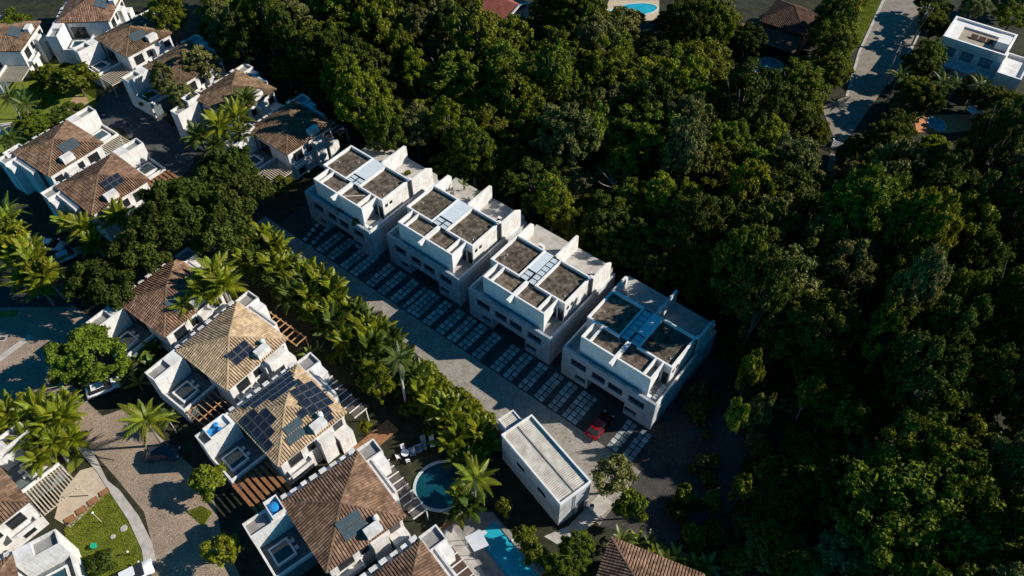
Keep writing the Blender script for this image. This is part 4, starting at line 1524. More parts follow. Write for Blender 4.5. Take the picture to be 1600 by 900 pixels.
# ---- fronds
def frond_mesh(name, n, leaflet, width, droop, m, up=0.25, hang=0.5):
    """feather leaf of length 1 along +x: rachis plus leaflets"""
    V, F = [], []
    pts = []
    for k in range(9):
        t = k / 8
        pts.append(Vector((t * (1 - .12 * droop * t), 0, up * t - droop * t * t)))

    def at(t):
        q = min(int(t * 8), 7)
        return pts[q].lerp(pts[q + 1], t * 8 - q)
    for k in range(n):
        t = .12 + .88 * (k + .5) / n
        p = at(t)
        ln = leaflet * math.sin(math.pi * min(1, (.18 + .82 * t))) ** .6 * (1.05 - .45 * t)
        for s in (-1, 1):
            d = Vector((.55 + .5 * t, s * (1.0 - .3 * t), -hang * nrs.uniform(.4, 1.2))).normalized()
            sd_ = Vector((.9, -s * .35, .25)).normalized() * width
            e = p + d * ln
            m_ = p + d * ln * .5 + Vector((0, 0, .05 * ln))
            i = len(V)
            V += [tuple(p - sd_ * .35), tuple(p + sd_ * .35), tuple(m_ + sd_ * .6), tuple(m_ - sd_ * .6), tuple(e)]
            F += [(i, i + 1, i + 2, i + 3), (i + 3, i + 2, i + 4)]
    mb = MB()
    mb.v, mb.f = V, F
    mb.tube(pts, [.014 * (1 - .8 * k / 8) for k in range(9)], 4, False)
    return mb.mesh(name, m)


def paddle_mesh(name, wd, droop, m):
    mb = MB()
    n = 8
    for k in range(n + 1):
        t = k / n
        w_ = 0.012 if t < .22 else wd * math.sin(math.pi * min(1, (t - .2) / .8 * .93 + .07)) ** .6
        z = .45 * t - droop * t * t
        x = t * (1 - .15 * droop * t)
        mb.v += [(x, -w_, z + w_ * .25), (x, 0, z), (x, w_, z + w_ * .25)]
    for k in range(n):
        i = k * 3
        mb.f += [(i, i + 3, i + 4, i + 1), (i + 1, i + 4, i + 5, i + 2)]
    return mb.mesh(name, m)


FR_COCO = [frond_mesh('frond', 26, .26, .022, d, FROND_G, .3, .55) for d in (.55, .75, .4)]
FR_BROAD = [frond_mesh('frond', 24, .32, .034, d, FROND_Y, .45, .35) for d in (.5, .7, .35)]
FR_ARECA = [frond_mesh('frond', 26, .32, .040, d, FROND_Y, .75, .3) for d in (.7, .9, .5)]
PADDLE = [paddle_mesh('leaf', .115, d, FROND_G) for d in (.5, .35, .75)]

LINK = False


def palm_proto(fronds, nf, L, trunk_h, tr, lean, el_lo, el_hi, mat_t=PALEB, name='palm_tree', leafname='frond', trunks=1):
    r = obj(name, None)
    tops = []
    for q in range(trunks):
        ax, ay = (0, 0) if trunks == 1 else (.35 * math.cos(q * 6.28 / trunks), .35 * math.sin(q * 6.28 / trunks))
        top = Vector((ax + lean * nrs.uniform(-1, 1) + ax * trunk_h * .25, ay + lean * nrs.uniform(-1, 1) + ay * trunk_h * .25, trunk_h * nrs.uniform(.85, 1.1)))
        p = [Vector((ax, ay, -.1)), Vector((ax, ay, 0)).lerp(top, .4) + Vector((0, 0, .05 * trunk_h)), top]
        me = MB().tube(p, [tr * 1.3, tr, tr * .8], 8).mesh('trunk', mat_t)
        obj('trunk', me, r)
        tops.append(top)
    for k in range(nf):
        top = tops[k % trunks]
        kk, nn = k // trunks, nf // trunks
        el = el_lo + (el_hi - el_lo) * (kk + .5) / nn
        az = k * 2.399963 + nrs.uniform(-.25, .25)
        o = obj(leafname, fronds[k % len(fronds)], r)
        o.location = top
        o.rotation_euler = (nrs.uniform(-.25, .25), -rad(el), az)
        s = L * nrs.uniform(.85, 1.12)
        o.scale = (s, s, s)
        if leafname == 'frond' and name != 'areca_palm' and kk == 0 and nrs.uniform() < .6:
            o.material_slots[0].link = 'OBJECT'
            o.material_slots[0].material = FROND_O
    return r


COCO = [palm_proto(FR_COCO, 20, 3.3, 6.5, .15, .5, -28, 62), palm_proto(FR_COCO, 17, 3.1, 7.5, .14, .7, -30, 65)]
TALLP = palm_proto(FR_COCO, 16, 2.6, 10.5, .15, .25, -40, 60, mat('white_palm_bark', (0.42, 0.40, 0.36), (0.58, 0.55, 0.5), 4))
BROAD = [palm_proto(FR_BROAD, 26, 2.7, 4.5, .14, .4, -20, 68), palm_proto(FR_BROAD, 24, 2.8, 5.2, .14, .5, -20, 65)]
ARECA = [palm_proto(FR_ARECA, 21, 2.3, 1.5, .06, .15, 0, 70, BARK, 'areca_palm', 'frond', 3), palm_proto(FR_ARECA, 21, 2.5, 1.8, .06, .15, -5, 70, BARK, 'areca_palm', 'frond', 3),
         palm_proto(FR_ARECA, 16, 2.2, 1.2, .06, .15, 5, 75, BARK, 'areca_palm', 'frond', 2)]
BANANA = [palm_proto(PADDLE, 8, 2.4, 1.3, .1, .15, 15, 70, FROND_G, 'banana_plant', 'leaf'), palm_proto(PADDLE, 7, 2.1, 1.0, .1, .1, 10, 65, FROND_G, 'banana_plant', 'leaf')]
LINK = True


def place_palm(proto, px, s, label, cat='palm', group=None, swap=None, zc=4.0, name=None):
    g = G(px[0], px[1], zc)
    c = copy_tree(proto, None, swap)
    if name:
        c.name = name
    c.location = (g[0], g[1], 0)
    c.rotation_euler = (0, 0, rnd.uniform(0, 6.28))
    c.scale = (s, s, s)
    base = PALM_H.get(id(proto))
    if base:
        k = zc / (base * s)
        for ch in KIDS[c]:
            if ch.name.startswith('trunk'):
                ch.scale = (1, 1, k)
            else:
                ch.location.z *= k
    tag(c, label, cat, group)
    return c


PALM_H = {id(COCO[0]): 6.5, id(COCO[1]): 7.5, id(TALLP): 10.5, id(BROAD[0]): 4.5, id(BROAD[1]): 5.2}


def rel(px, al):
    xs, ys = [a[0][0] for a in al], [a[0][1] for a in al]
    u_ = (px[0] - min(xs)) / max(1, max(xs) - min(xs))
    v_ = (px[1] - min(ys)) / max(1, max(ys) - min(ys))
    a = 'upper' if v_ < .33 else ('lower' if v_ > .67 else '')
    b = 'left' if u_ < .33 else ('right' if u_ > .67 else '')
    return (a + ' ' + b).strip() or 'middle'


YEL = {'green_frond': FROND_Y}
GRN = {'yellow_green_frond': FROND_G}
# individual palms (crown position in the photograph, height of the crown)
place_palm(COCO[0], (224, 652), 1.05, 'coconut palm throwing a feathery shadow on the cobbled street', swap=YEL, zc=6.8)
place_palm(TALLP, (620, 562), 1.0, 'tall slender palm with a bare white trunk beside the hedge', zc=10.5)
place_palm(COCO[1], (738, 752), .95, 'palm with arching fronds between the round pool and the service building', swap=YEL, zc=7.2)
for k, (px, s, z) in enumerate(LST := [((8, 345), 1.1, 7), ((18, 370), 1.15, 6.5), ((45, 392), 1.15, 6.5), ((72, 425), 1.1, 6), ((25, 410), 1.1, 5.5), ((60, 442), 1.0, 5), ((5, 395), 1.1, 5), ((35, 430), 1.0, 5), ((52, 408), 1.1, 6)]):
    place_palm(BROAD[k % 2], px, s, 'yellow palm in the tall clump beside two parked cars' + ', ' + rel(px, LST) + ' one', group='yellow palms by the left lane', zc=z)
for k, (px, s, z) in enumerate(LST := [((18, 640), 1.15, 5.5), ((58, 630), 1.2, 5.5), ((95, 655), 1.1, 5), ((40, 680), 1.1, 5), ((82, 695), 1.0, 4.5), ((5, 672), 1.1, 4.5), ((112, 690), .9, 4), ((75, 655), 1.2, 5.5), ((30, 660), 1.1, 5), ((105, 625), .9, 4.5), ((62, 715), .9, 4)]):
    place_palm(BROAD[k % 2], px, s, 'bright palm in the big clump above the left edge house' + ', ' + rel(px, LST) + ' one', group='palms above the left edge house', zc=z)
for k, (px, s, z) in enumerate(LST := [((338, 425), 1.3, 8.5), ((350, 448), 1.2, 8), ((312, 455), 1.1, 8), ((292, 478), .9, 6.5)]):
    place_palm(BROAD[(k + 1) % 2], px, s, 'green palm between the shaded house and tan-roofed house' + ', ' + rel(px, LST) + ' one', group='palms above the tan-roofed house', zc=z)
for k, (px, s, z) in enumerate(LST := [((338, 196), 1.3, 8), ((362, 178), 1.25, 8.5), ((315, 212), 1.2, 7.5), ((385, 150), 1.0, 8), ((335, 228), 1.0, 6.5), ((372, 205), .9, 7)]):
    place_palm(BROAD[k % 2], px, s, 'tall palm leaning over the brown roof by the wood' + ', ' + rel(px, LST) + ' one', group='palms over the brown roof', swap={'yellow_green_frond': FROND_G} if k > 1 else None, zc=z)
for k, (px, s, z) in enumerate(LST := [((128, 360), 1.15, 5), ((185, 332), 1.15, 5.5), ((150, 378), 1.0, 4), ((105, 348), .9, 4)]):
    place_palm(BROAD[k % 2], px, s, 'palm below the lower brown roof of the joined pair of houses' + ', ' + rel(px, LST) + ' one', group='palms below the joined houses', zc=z)
for k, (px, s, z) in enumerate(LST := [((12, 150), .9, 5), ((35, 165), .9, 5), ((12, 215), .9, 5), ((12, 335), 1.0, 6)]):
    place_palm(COCO[k % 2], px, s, 'dark green palm at the left edge near the upper houses' + ', ' + rel(px, LST) + ' one', group='left edge palms', zc=z)
for k, (px, s, z) in enumerate(LST := [((1558, 188), .9, 6.5), ((1470, 130), .8, 6), ((1405, 115), .8, 6), ((1528, 135), .8, 5.5), ((1495, 128), .7, 5)]):
    place_palm(COCO[k % 2], px, s, 'palm standing below the white modern house in the upper right' + ', ' + rel(px, LST) + ' one', group='palms by the modern house', zc=z)
place_palm(BROAD[0], (262, 655), .0001 + .6, 'small palm crowded against the coconut palm by the pergola', zc=3, swap=GRN)

YS = []
# hedge of clumping palms along the driveway
hedge_line = [(385, 368), (425, 398), (470, 435), (515, 467), (556, 500), (593, 534), (627, 566), (660, 596), (695, 627), (730, 657), (757, 680)]
pts = [Vector(G(x, y, 2.6)) for x, y in hedge_line]
LABEL_H = 'bushy yellow-green clumping palm in the long hedge beside the driveway'
for i in range(len(pts) - 1):
    a, b_ = pts[i], pts[i + 1]
    nseg = max(1, int((b_ - a).length / 1.45))
    nrm = Vector((-(b_ - a).y, (b_ - a).x, 0)).normalized()
    for k in range(nseg):
        for rw in ((-3.1, -1.7, -.2, 1.3) if i < 6 else (-1.7, -.2, 1.3)):
            p = a.lerp(b_, (k + .5 + rnd.uniform(-.2, .2)) / nseg) + nrm * (rw + rnd.uniform(-.4, .4))
            c = copy_tree(ARECA[rnd.randrange(3)], None, GRN if (rnd.random() < .3 or (i in (5, 6) and rw < 1)) else None)
            c.location = (p.x, p.y, 0)
            c.rotation_euler = (0, 0, rnd.uniform(0, 6.28))
            s = rnd.uniform(.85, 1.3) * (.72 if i >= 6 and rw > 0 else 1)
            c.scale = (s, s, s * rnd.uniform(1.0, 1.3))
            side = {-3.1: 'far house side', -1.7: 'house side', -.2: 'middle row', 1.3: 'driveway side'}[rw]
            opp = ('above the first townhouse bays', 'opposite the first townhouse', 'opposite the gap after the first townhouse', 'opposite the second townhouse', 'above the slender palm',
                   'beside the slender palm', 'opposite the third townhouse', 'below the slender palm', 'near the round pool', 'next to the service building')[i]
            tag(c, 'hedge palm on the %s, %s' % (side, opp), 'palm', 'hedge palms along the driveway')

for k in range(30):
    t = k / 29
    g = G(655 + 108 * t + rnd.uniform(-5, 5), 570 + 88 * t + rnd.uniform(-3, 5) , .5)
    sgm = ('upper', 'middle', 'lower')[int(t * 2.99)]
    YS.append((g, rnd.uniform(.8, 1.35), sgm))

# bananas and heliconias
for k, px in enumerate(LST := [(205, 575), (222, 560), (238, 548), (252, 532), (266, 518), (282, 505), (300, 492), (192, 592), (318, 478), (215, 598), (240, 575)]):
    place_palm(BANANA[k % 2], px, rnd.uniform(.85, 1.1), 'broad-leaved banana plant in the strip left of the tan-roofed house' + ', ' + rel(px, [(a,) for a in LST]) + ' one', 'banana plant', 'banana plants left of the tan roof',
               {'green_frond': FROND_O} if k in (4, 9) else ({'green_frond': FROND_Y} if k % 3 == 0 else None), 1.6)
for k, px in enumerate(LST := [(420, 605), (435, 592), (405, 618), (468, 578), (482, 552), (497, 545)]):
    place_palm(BANANA[k % 2], px, rnd.uniform(.7, .9), 'banana plant in the gap between the tan roof and the solar roof' + ', ' + rel(px, [(a,) for a in LST]) + ' one', 'banana plant', 'banana plants between the tan roofs', None, 1.6)
for k, px in enumerate(LST := [(1018, 845), (1028, 858), (1042, 866), (1060, 862), (1085, 872), (1000, 838), (1105, 880), (1020, 880), (975, 838), (1075, 890)]):
    place_palm(BANANA[k % 2], px, rnd.uniform(.8, 1.05), 'banana plant growing over the roof edge of the bottom edge house' + ', ' + rel(px, [(a,) for a in LST]) + ' one', 'banana plant', 'banana plants at the bottom edge', {'green_frond': FROND_Y} if k % 2 else None, 3.0)
for k, px in enumerate(LST := [(700, 690), (725, 690), (712, 715), (742, 715), (735, 790), (716, 800), (760, 690), (690, 660), (728, 735), (722, 772), (705, 668)]):
    place_palm(ARECA[k % 3], px, rnd.uniform(.8, 1.1), 'green clumping palm in the bed beside the round pool' + ', ' + rel(px, [(a,) for a in LST]) + ' one', 'palm', 'palms beside the round pool', GRN if k % 3 else None, 2.0)

WORD = {'dark': 'dark green', 'mid': 'mid green', 'grey': 'grey-green', 'yellow': 'yellowish', 'bright': 'bright green'}

# individual garden trees: proto, pixel of the crown centre, crown height, radius, kind, label
GT = [
    (TREES[0], (132, 552), 6.5, 5.3, 'bright', 'leafy green street tree over the cobbles beside the left lane'),
    (ROUND, (325, 752), 2.9, 2.3, 'bright', 'small round bright green tree on the cobbled street below the solar roof'),
    (AIRY, (348, 858), 3.6, 2.3, 'yellow', 'yellow-tinged small tree at the bottom edge left of the brown roof'),
    (TREES[4], (586, 590), 6.0, 2.5, 'yellow', 'yellow-green tree beside the tall white-trunked palm'),
    (AIRY, (958, 742), 4.6, 2.9, 'grey', 'airy pale tree at the far corner of the service building'),
    (ROUND, (986, 790), 3.5, 2.0, 'mid', 'green tree below the airy pale tree near the dirt yard'),
    (TREES[4], (905, 862), 4.0, 2.6, 'mid', 'leafy tree at the bottom edge left of the brown tiled corner roof'),
    (TREES[1], (880, 890), 4.0, 2.2, 'bright', 'green tree cut by the bottom edge right of the rectangular pool'),
    (ROUND, (820, 840), 2.5, 1.5, 'mid', 'small tree right of the rectangular pool, upper of two'),
    (ROUND, (835, 865), 2.5, 1.4, 'mid', 'small tree right of the rectangular pool, lower of two'),
    (ROUND, (788, 792), 2.5, 1.1, 'mid', 'narrow shrub-like tree in the shade left of the service building'),
    (ROUND, (570, 668), 2.0, .9, 'yellow', 'little yellow-green round bush by the corner of the brown roof'),
    (ROUND, (158, 880), 1.6, 1.6, 'dark', 'dark spiky round bush at the bottom left corner of the lawn'),
    (ROUND, (118, 122), 4.0, 3.4, 'bright', 'bright green tree below the sunny timber deck house'),
    (TREES[1], (78, 118), 4.0, 2.8, 'mid', 'green tree between the two upper left houses'),
    (TREES[4], (108, 175), 3.0, 3.6, 'dark', 'dark broad tree above the rooftop blue tank'),
    (TREES[0], (55, 190), 3.0, 3.0, 'mid', 'green tree at the left of the upper lane by the joined houses'),
    (TREES[2], (20, 35), 6.0, 4.0, 'mid', 'tree behind the house at the upper left corner'),
    (TREES[3], (255, 125), 6.0, 3.0, 'grey', 'grey-green tree in front of the mostly hidden house'),
    (TREES[5], (285, 150), 6.0, 3.0, 'grey', 'pale thin tree left of the palms over the brown roof'),
    (TREES[0], (312, 95), 7.0, 3.6, 'grey', 'grey-green tree at the edge of the wood by the hidden house'),
    (ROUND, (232, 158), 2.0, 1.6, 'bright', 'bright bush at the corner of the upper street'),
    (TREES[1], (262, 20), 8.0, 4.0, 'mid', 'tree behind the reddish roofed house at the edge of the wood'),
    (ROUND, (445, 290), 3.0, 1.8, 'mid', 'green bush below the dark shaded roof house'),
    (TREES[1], (1260, 120), 5.0, 5.2, 'mid', 'wide green tree left of the upper street below the brown house'),
    (TREES[4], (1300, 95), 4.5, 4.2, 'yellow', 'yellowish tree at the left kerb of the upper street'),
    (ROUND, (32, 385), 5.5, 2.6, 'yellow', 'bushy yellow-green tree in the middle of the left edge palm clump'),
    (ROUND, (66, 428), 4.8, 2.3, 'yellow', 'bushy yellow-green tree at the lower end of the left edge palm clump'),
    (ROUND, (8, 365), 5.5, 2.4, 'bright', 'bushy bright tree at the very left edge beside the palm clump'),
    (TREES[0], (1462, 35), 5.0, 3.4, 'mid', 'green tree right of the far stretch of the upper street'),
    (TREES[3], (1452, 85), 5.5, 3.2, 'bright', 'bright tree between the upper street and the white modern house'),
    (TREES[4], (1435, 142), 6.0, 3.4, 'mid', 'green tree at the right kerb beside the nearer utility pole'),
    (TREES[1], (1452, 150), 5.5, 3.2, 'dark', 'dark tree below the left corner of the white modern house'),
    (TREES[2], (1585, 20), 5.0, 4.0, 'mid', 'green tree behind the white modern house at the corner of the view'),
    (TREES[5], (1525, 8), 5.0, 3.2, 'grey', 'grey-green tree behind the white modern house at the top edge'),
    (TREES[0], (1305, 25), 5.0, 4.0, 'mid', 'green tree between the brown house and the upper street verge'),
    (TREES[2], (1300, 60), 4.5, 3.4, 'dark', 'dark tree right of the brown house roof'),
    (TREES[4], (1168, 55), 6.0, 3.6, 'dark', 'dark tree left of the brown house roof'),
    (ROUND, (1170, 585), 8.0, 1.6, 'mid', 'vine-covered tree top in the dark yard, highest of the slender ones'),
    (ROUND, (1150, 655), 7.0, 1.4, 'bright', 'slender vine-covered tree standing alone in the dark yard'),
    (ROUND, (1186, 645), 7.0, 1.5, 'grey', 'grey-leaved tree beside the slender vine-covered tree'),
    (ROUND, (1068, 772), 3.0, 1.2, 'bright', 'small bright sunlit bush in the dark yard, left of two'),
    (ROUND, (1112, 778), 3.0, .9, 'bright', 'small bright sunlit bush in the dark yard, right of two'),
    (ROUND, (1158, 765), 5.0, 1.4, 'mid', 'small green tree at the end of the dark yard'),
    (AIRY, (1265, 615), 8.0, 2.0, 'mid', 'lone sunlit tree top in the dark hollow right of the yard, upper one'),
    (AIRY, (1330, 655), 8.0, 2.0, 'mid', 'lone sunlit tree top in the dark hollow right of the yard, lower one'),
    (BIG, (1450, 800), 11.0, 9.0, 'mid', 'big broad tree with even dark foliage near the lower right corner'),
]
for pr0, px, zc, R, kind, lab in GT:
    base = {id(DENSE): (5.0, 7.0), id(BIG): (9.0, 10.0), id(ROUND): (2.0, 2.9), id(AIRY): (2.5, 4.6)}.get(id(pr0), (5.0, 9.0))
    g = G(px[0], px[1], zc)
    place_tree(pr0, g[0], g[1], R / base[0], zc / base[1], rnd.uniform(0, 6.28), kind, lab)
# the broad dark tree group over the shaded house
for k, (px, zc, R) in enumerate(LST := [((225, 385), 8.0, 5.2), ((290, 320), 9.0, 6.0), ((365, 312), 8.5, 5.6), ((355, 268), 8.0, 4.5), ((160, 440), 7.0, 5.0), ((348, 358), 7.5, 4.6), ((255, 345), 9.0, 5.5)]):
    g = G(px[0], px[1], zc)
    place_tree(DENSE, g[0], g[1], R / 5, zc / 7, rnd.uniform(0, 6.28), 'dark', 'broad dark tree among merged crowns above the shaded house, ' + rel(px, LST), group='merged dark crowns above the shaded house')
for k, (g, s, sgm) in enumerate(YS):
    place_tree(SHRUBS[k % 3], g[0], g[1], s, s * rnd.uniform(.8, 1.2), rnd.uniform(0, 6.28), 'yellow' if k % 4 else 'bright', 'low yellow-green shrub along the kerb edge of the driveway hedge, %s stretch' % sgm, 'shrub', 'yellow shrubs along the drive')
# low shrubs around the gardens
for k, (px, s, kind) in enumerate(LST := [((60, 140), 1.6, 'bright'), ((40, 110), 1.2, 'mid'), ((140, 110), 1.2, 'bright'), ((90, 215), 1.3, 'mid'), ((30, 200), 1.5, 'bright'), ((45, 245), 1.2, 'mid'), ((20, 260), 1.3, 'mid'), ((88, 142), 1.5, 'yellow'), ((68, 160), 1.3, 'mid'), ((70, 200), 1.4, 'bright'), ((150, 100), 1.2, 'mid'), ((55, 118), 1.3, 'mid'), ((5, 128), 1.3, 'mid'), ((132, 135), 1.6, 'bright'), ((105, 108), 1.5, 'bright'), ((80, 222), 1.2, 'bright'), ((42, 178), .9, 'yellow'), ((60, 230), 1.2, 'mid'), ((25, 235), 1.3, 'bright')]):
    g = G(px[0], px[1], .6)
    place_tree(SHRUBS[k % 3], g[0], g[1], s, s, rnd.uniform(0, 6.28), kind, WORD[kind] + ' shrub in the sunny upper left garden, ' + rel(px, LST), 'shrub', 'shrubs of the upper left garden')
for k, (px, s, kind) in enumerate(LST := [((520, 560), 1.0, 'mid'), ((640, 640), 1.4, 'bright'), ((660, 640), 1.3, 'mid'), ((680, 668), 1.5, 'mid'), ((700, 660), 1.5, 'yellow'), ((745, 690), 1.4, 'mid'), ((640, 600), 1.4, 'mid'), ((655, 615), 1.4, 'mid')]):
    g = G(px[0], px[1], .6)
    place_tree(SHRUBS[k % 3], g[0], g[1], s, s, rnd.uniform(0, 6.28), kind, WORD[kind] + ' shrub at the foot of the driveway hedge, ' + rel(px, LST) + ' one', 'shrub', 'shrubs at the foot of the hedge')
for k, (i, x, y_, z, s, kind) in enumerate([(0, 6.3, -3.4, 5.1, .7, 'dark'), (0, 9.9, -3.4, 5.1, .8, 'bright'), (0, 9.0, 8.6, 6.0, .6, 'mid'), (0, 11.2, 9.2, 6.0, .6, 'yellow')]):
    p = trow(i, x, y_, z)
    place_tree(SHRUBS[k % 3], p[0], p[1], s, s, k, kind, 'potted shrub on the ' + ('front' if k < 2 else 'rear') + ' terrace of the upper left townhouse, ' + ('left' if k in (0, 2) else 'right') + ' one', 'shrub', z=z)
for k, (x, y_) in enumerate([(2.0, 10.0), (5.2, 9.8)]):
    p = trow(1, x, y_, 6.0)
    c = copy_tree(BANANA[k])
    c.name = 'potted_palm'
    c.location = p
    c.scale = (.6, .6, .6)
    tag(c, 'small yellow-green potted palm on the rear terrace of the second townhouse, ' + ('left' if k == 0 else 'right'), 'potted palm')

# ---- the wood
EDGE = [(290, -60), (330, 40), (420, 85), (520, 120), (580, 175), (690, 225), (800, 290), (900, 345), (1000, 405), (1110, 455), (1165, 520), (1215, 560), (1330, 590), (1400, 690), (1420, 860), (1430, 1000), (1900, 1000), (1900, -200), (290, -200)]
HOLES = [
    [(1290, 150), (1304, 215), (1322, 222), (1352, 172), (1385, 128), (1415, 60), (1440, -60), (1390, -60), (1348, 60), (1325, 140)],
    [(1462, 50), (1492, 12), (1700, 40), (1800, 110), (1640, 150), (1540, 128), (1465, 108)],
    [(1430, 180), (1530, 180), (1532, 202), (1430, 204)],
    [(1178, -30), (1272, -30), (1268, 50), (1225, 118), (1162, 120), (1165, 88)],
    [(960, -30), (1030, -30), (1026, 17), (968, 16)],
    [(750, -30), (830, -30), (825, 30), (768, 28)],
]


def blocked(x, y, h, R):
    z = 1.0
    while z < 12.8 * h:
        r_ = R * (.5 if z > 10 * h else (.85 if z > 4 * h else .5))
        for dx in (-r_, -r_ / 2, 0, r_ / 2, r_):
            u, v = PX((x + dx, y, z))
            if any(in_poly(u, v, hh) for hh in HOLES):
                return True
        z += .9
    return False


cands = []
sp_ = 6.6
yy = 18.0
rowi = 0
while yy < 178:
    xx = -75.0 + (rowi % 2) * sp_ / 2
    while xx < 128:
        x = xx + rnd.uniform(-1.9, 1.9)
        y_ = yy + rnd.uniform(-1.9, 1.9)
        h = rnd.uniform(.85, 1.35)
        if x > 46 and y_ < 85:
            h *= 1.35
        elif x > 30 and y_ < 95:
            h *= 1.08
        xr = (x - Q[0][0]) * RU[0] + (y_ - Q[0][1]) * RU[1]
        yr = (x - Q[0][0]) * RV[0] + (y_ - Q[0][1]) * RV[1]
        if -6 < xr < 60 and yr < 25:
            h *= .72
        u0, v0 = PX((x, y_, 6))
        if 1090 < u0 < 1345 and v0 > 545:
            h *= .62
        zc = 9.0 * h
        u_, v_ = PX((x, y_, zc))
        R = rnd.choice((rnd.uniform(2.9, 4.2), rnd.uniform(4, 5.4), rnd.uniform(5, 6.6)))
        if u_ < 1690 and v_ > -45 and v_ < 985 and in_poly(u_, v_, EDGE):
            if blocked(x, y_, h, R):
                h, R = .48, 2.7
                u_, v_ = PX((x, y_, 9 * h))
            if not blocked(x, y_, h, R):
                cands.append((x, y_, h, R, u_, v_))
        xx += sp_
    yy += sp_ * .9
    rowi += 1
ANCH = [('the rear terrace of the first townhouse', 640, 215), ('the rear terrace of the second townhouse', 745, 275), ('the rear terrace of the third townhouse', 885, 350),
        ('the rear terrace of the last townhouse', 1045, 435), ('the brown two-tier house', 1215, 55), ('the upper street', 1345, 110), ('the barred gate', 1320, 238),
        ('the orange pool deck', 1480, 195), ('the white modern house', 1530, 80), ('the top edge turquoise pool', 990, 15), ('the red-roofed house', 785, 12),
        ('the dark shaded roof house', 440, 200), ('the timber deck house', 240, 40), ('the dark yard', 1110, 690), ('the big broad tree', 1450, 800), ('the brown roof under palms', 370, 130),
        ('the small turquoise pool', 1206, 103)]


def where(u_, v_):
    n_, ax, ay = min(ANCH, key=lambda a: (a[1] - u_) ** 2 + (a[2] - v_) ** 2)
    n_ = n_.replace('the rear terrace of the', 'the')
    dx, dy = u_ - ax, v_ - ay
    d = math.hypot(dx, dy)
    dr = ('right of' if dx > 0 else 'left of') if abs(dx) > abs(dy) else ('above' if dy < 0 else 'below')
    return ('just ' if d < 75 else ('far ' if d > 230 else ('well ' if d > 140 else ''))) + dr + ' ' + n_


for x, y_, h, R, u_, v_ in cands:
    q = rnd.random() * (.66 if u_ > 1100 and v_ > 480 else 1)
    kind = 'dark' if q < .24 else ('mid' if q < .62 else ('grey' if q < .80 else ('yellow' if q < .92 else 'bright')))
    lab = ('broad ' if R > 5.2 else ('slim ' if R < 4.5 else '')) + ('tall ' if h > 1.2 else ('low ' if h < .95 else '')) + WORD[kind] + ' tree ' + where(u_, v_)
    t = place_tree(TREES[rnd.randrange(7)], x, y_, R / 5, h, rnd.uniform(0, 6.28), kind, lab, group='trees of the wood')
    t.name = 'forest_tree'
for x, y_, h, R, lab in ((-24.0, 104.0, 1.25, 4.6, 'tall yellowish tree between the dark shaded roof and the wood'), (-27.0, 110.5, 1.2, 4.4, 'tall green tree at the upper right of the dark shaded roof'),
                         (-20.0, 98.5, 1.0, 3.6, 'green tree close behind the first townhouse')):
    place_tree(TREES[1], x, y_, R / 5, h, rnd.uniform(0, 6.28), 'yellow' if 'yellow' in lab else 'mid', lab, group='trees of the wood', name='forest_tree')
# tall trees that shade the last townhouses
for x, y_, h, R, kind, lab in ((30.5, 60.0, 1.62, 4.2, 'dark', 'tallest dark tree close to the right side of the last townhouse'),
                               (29.5, 65.5, 1.5, 4.2, 'mid', 'tall green tree at the rear corner of the last townhouse'),
                               (37.0, 57.0, 1.3, 4.4, 'dark', 'tall dark tree between the last townhouse and the dark hollow'),
                               (25.5, 75.5, 1.2, 4.0, 'dark', 'dark tree behind the third and last townhouses'),
                               (17.5, 84.0, .8, 3.8, 'mid', 'green tree behind the third townhouse, left of the dark tree')):
    place_tree(TREES[1], x, y_, R / 5, h, rnd.uniform(0, 6.28), kind, lab, group='trees of the wood', name='forest_tree')
# young trees under and between the tall crowns
yng = 0
for k in range(6000):
    x, y_ = rnd.uniform(-60, 120), rnd.uniform(25, 175)
    zc = rnd.uniform(3.2, 5.4)
    u_, v_ = PX((x, y_, zc))
    ed2 = [(300, -20), (335, 50), (430, 100), (520, 150), (585, 195), (700, 245), (830, 325), (960, 400), (1100, 480), (1150, 540), (1200, 560), (1215, 640), (1210, 720), (1190, 900), (1620, 920), (1620, -20)]
    if u_ > 1620 or v_ < -10 or v_ > 915 or not in_poly(u_, v_, ed2) or blocked(x, y_, zc / 8.4, 3.0):
        continue
    kind = rnd.choice(['dark', 'dark', 'mid', 'mid', 'grey'])
    R = rnd.uniform(2.6, 4.2)
    t = place_tree(TREES[rnd.randrange(7)], x, y_, R / 5, zc / 8.4, rnd.uniform(0, 6.28), kind, 'young ' + WORD[kind] + ' tree ' + where(u_, v_), group='young trees under the wood', name='young_tree')
    yng += 1
    if yng >= 285:
        break
# understory between the wood and the townhouses, and under the crowns
n_u = 0
for k in range(900):
    u_, v_ = rnd.uniform(420, 1400), rnd.uniform(60, 900)
    ed = [(520, 190), (700, 240), (900, 345), (1080, 450), (1150, 520), (1190, 560), (1320, 600), (1380, 700), (1400, 900), (1240, 900), (1200, 720), (1210, 660), (1130, 540), (1080, 470), (960, 400), (830, 320), (700, 250), (560, 210)]
    if not in_poly(u_, v_, ed):
        continue
    g = G(u_, v_, .8)
    s = rnd.uniform(1.2, 2.4)
    c = place_tree(SHRUBS[k % 3], g[0], g[1], s, s * rnd.uniform(.8, 1.3), rnd.uniform(0, 6.28), rnd.choice(['dark', 'mid', 'dark']), 'low shade shrub ' + where(u_, v_), 'shrub', 'shade shrubs at the edge of the wood')
    n_u += 1
    if n_u > 210:
        break
print('trees', len(cands), 'shrubs', n_u, 'objects', len(COL.objects))

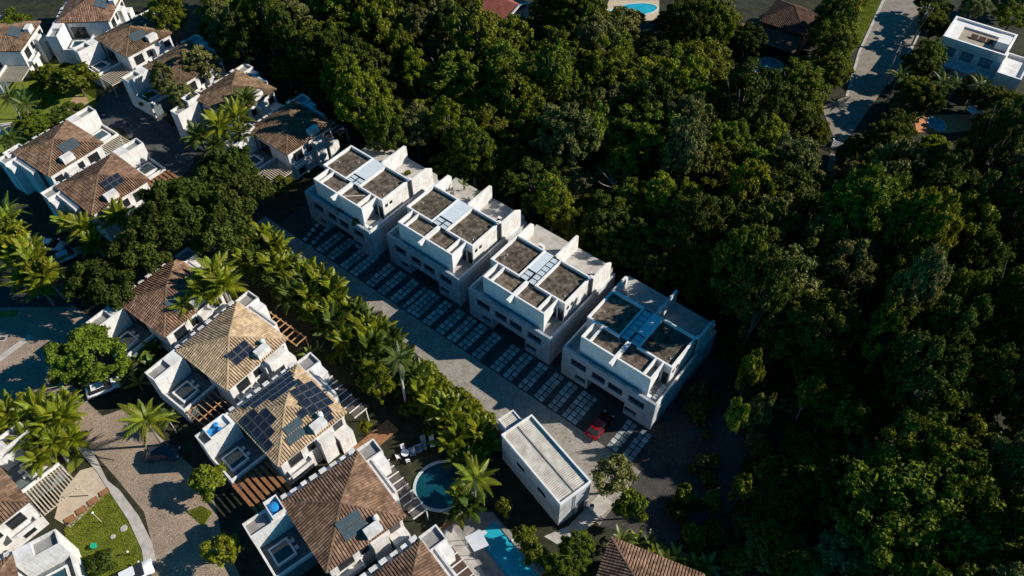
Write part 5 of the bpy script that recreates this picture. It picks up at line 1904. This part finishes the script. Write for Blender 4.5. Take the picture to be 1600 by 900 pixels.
for k, (px, zc, lab) in enumerate([((958, 285), 9.0, 'bare pale branches sticking out of the wood behind the townhouses'), ((568, 22), 11.0, 'bare white-branched tree near the top edge of the wood'),
                                    ((1268, 330), 9.0, 'bare pale tree in a dark gap of the right hand wood')]):
    g = G(px[0], px[1], zc)
    d = thing('dead_tree', lab, 'tree', (g[0], g[1], 0), k * 2.0)
    mb = MB().tube([(0, 0, -.2), (.2, .1, zc * .5), (.5, .3, zc)], [.22, .17, .06], 7)
    for q in range(9):
        h0 = zc * rnd.uniform(.45, .92)
        a = q * 2.4
        l = rnd.uniform(1.5, 3.2)
        p0 = Vector((.35, .2, h0))
        p1 = p0 + Vector((math.cos(a) * l * .6, math.sin(a) * l * .6, l * .35))
        p2 = p0 + Vector((math.cos(a + .3) * l, math.sin(a + .3) * l, l * .9))
        mb.tube([p0, p1, p2], [.09, .06, .02], 5)
    part('trunk', mb, PALEB, d)
LOWP = [(1075, 560), (1250, 555), (1300, 640), (1310, 900), (1100, 900), (1050, 800), (1085, 720)]
m_ = 0
while m_ < 70:
    u_, v_ = rnd.uniform(1050, 1310), rnd.uniform(555, 900)
    if not in_poly(u_, v_, LOWP):
        continue
    g = G(u_, v_, .6)
    sc_ = rnd.uniform(.7, 1.9)
    place_tree(SHRUBS[m_ % 3], g[0], g[1], sc_, sc_ * rnd.uniform(.7, 1.2), rnd.uniform(0, 6.28), rnd.choice(['dark', 'dark', 'mid', 'grey']), 'low shrub on the shaded ground ' + where(u_, v_), 'shrub', 'shade shrubs at the edge of the wood')
    m_ += 1
# leaf litter on the yard and lane
nl = 2600
P = np.array([row(nrs.uniform(60, 74), nrs.uniform(-16, 8), .03) if k % 3 else row(nrs.uniform(-4, 63), nrs.uniform(-12.5, -8.3), .03) for k in range(nl)])
nn = np.tile(np.array([[0, 0, 1.0]]), (nl, 1)) + nrs.normal(size=(nl, 3)) * .15
lt = obj('leaf_litter', np_mesh('leaf_litter', leaf_quads(P, nn, nrs.uniform(.05, .16, nl)), nl, 4, mat('dead_leaf', (0.10, 0.07, 0.035), (0.2, 0.14, 0.07), 2, island=.4)))
lt['kind'] = 'stuff'
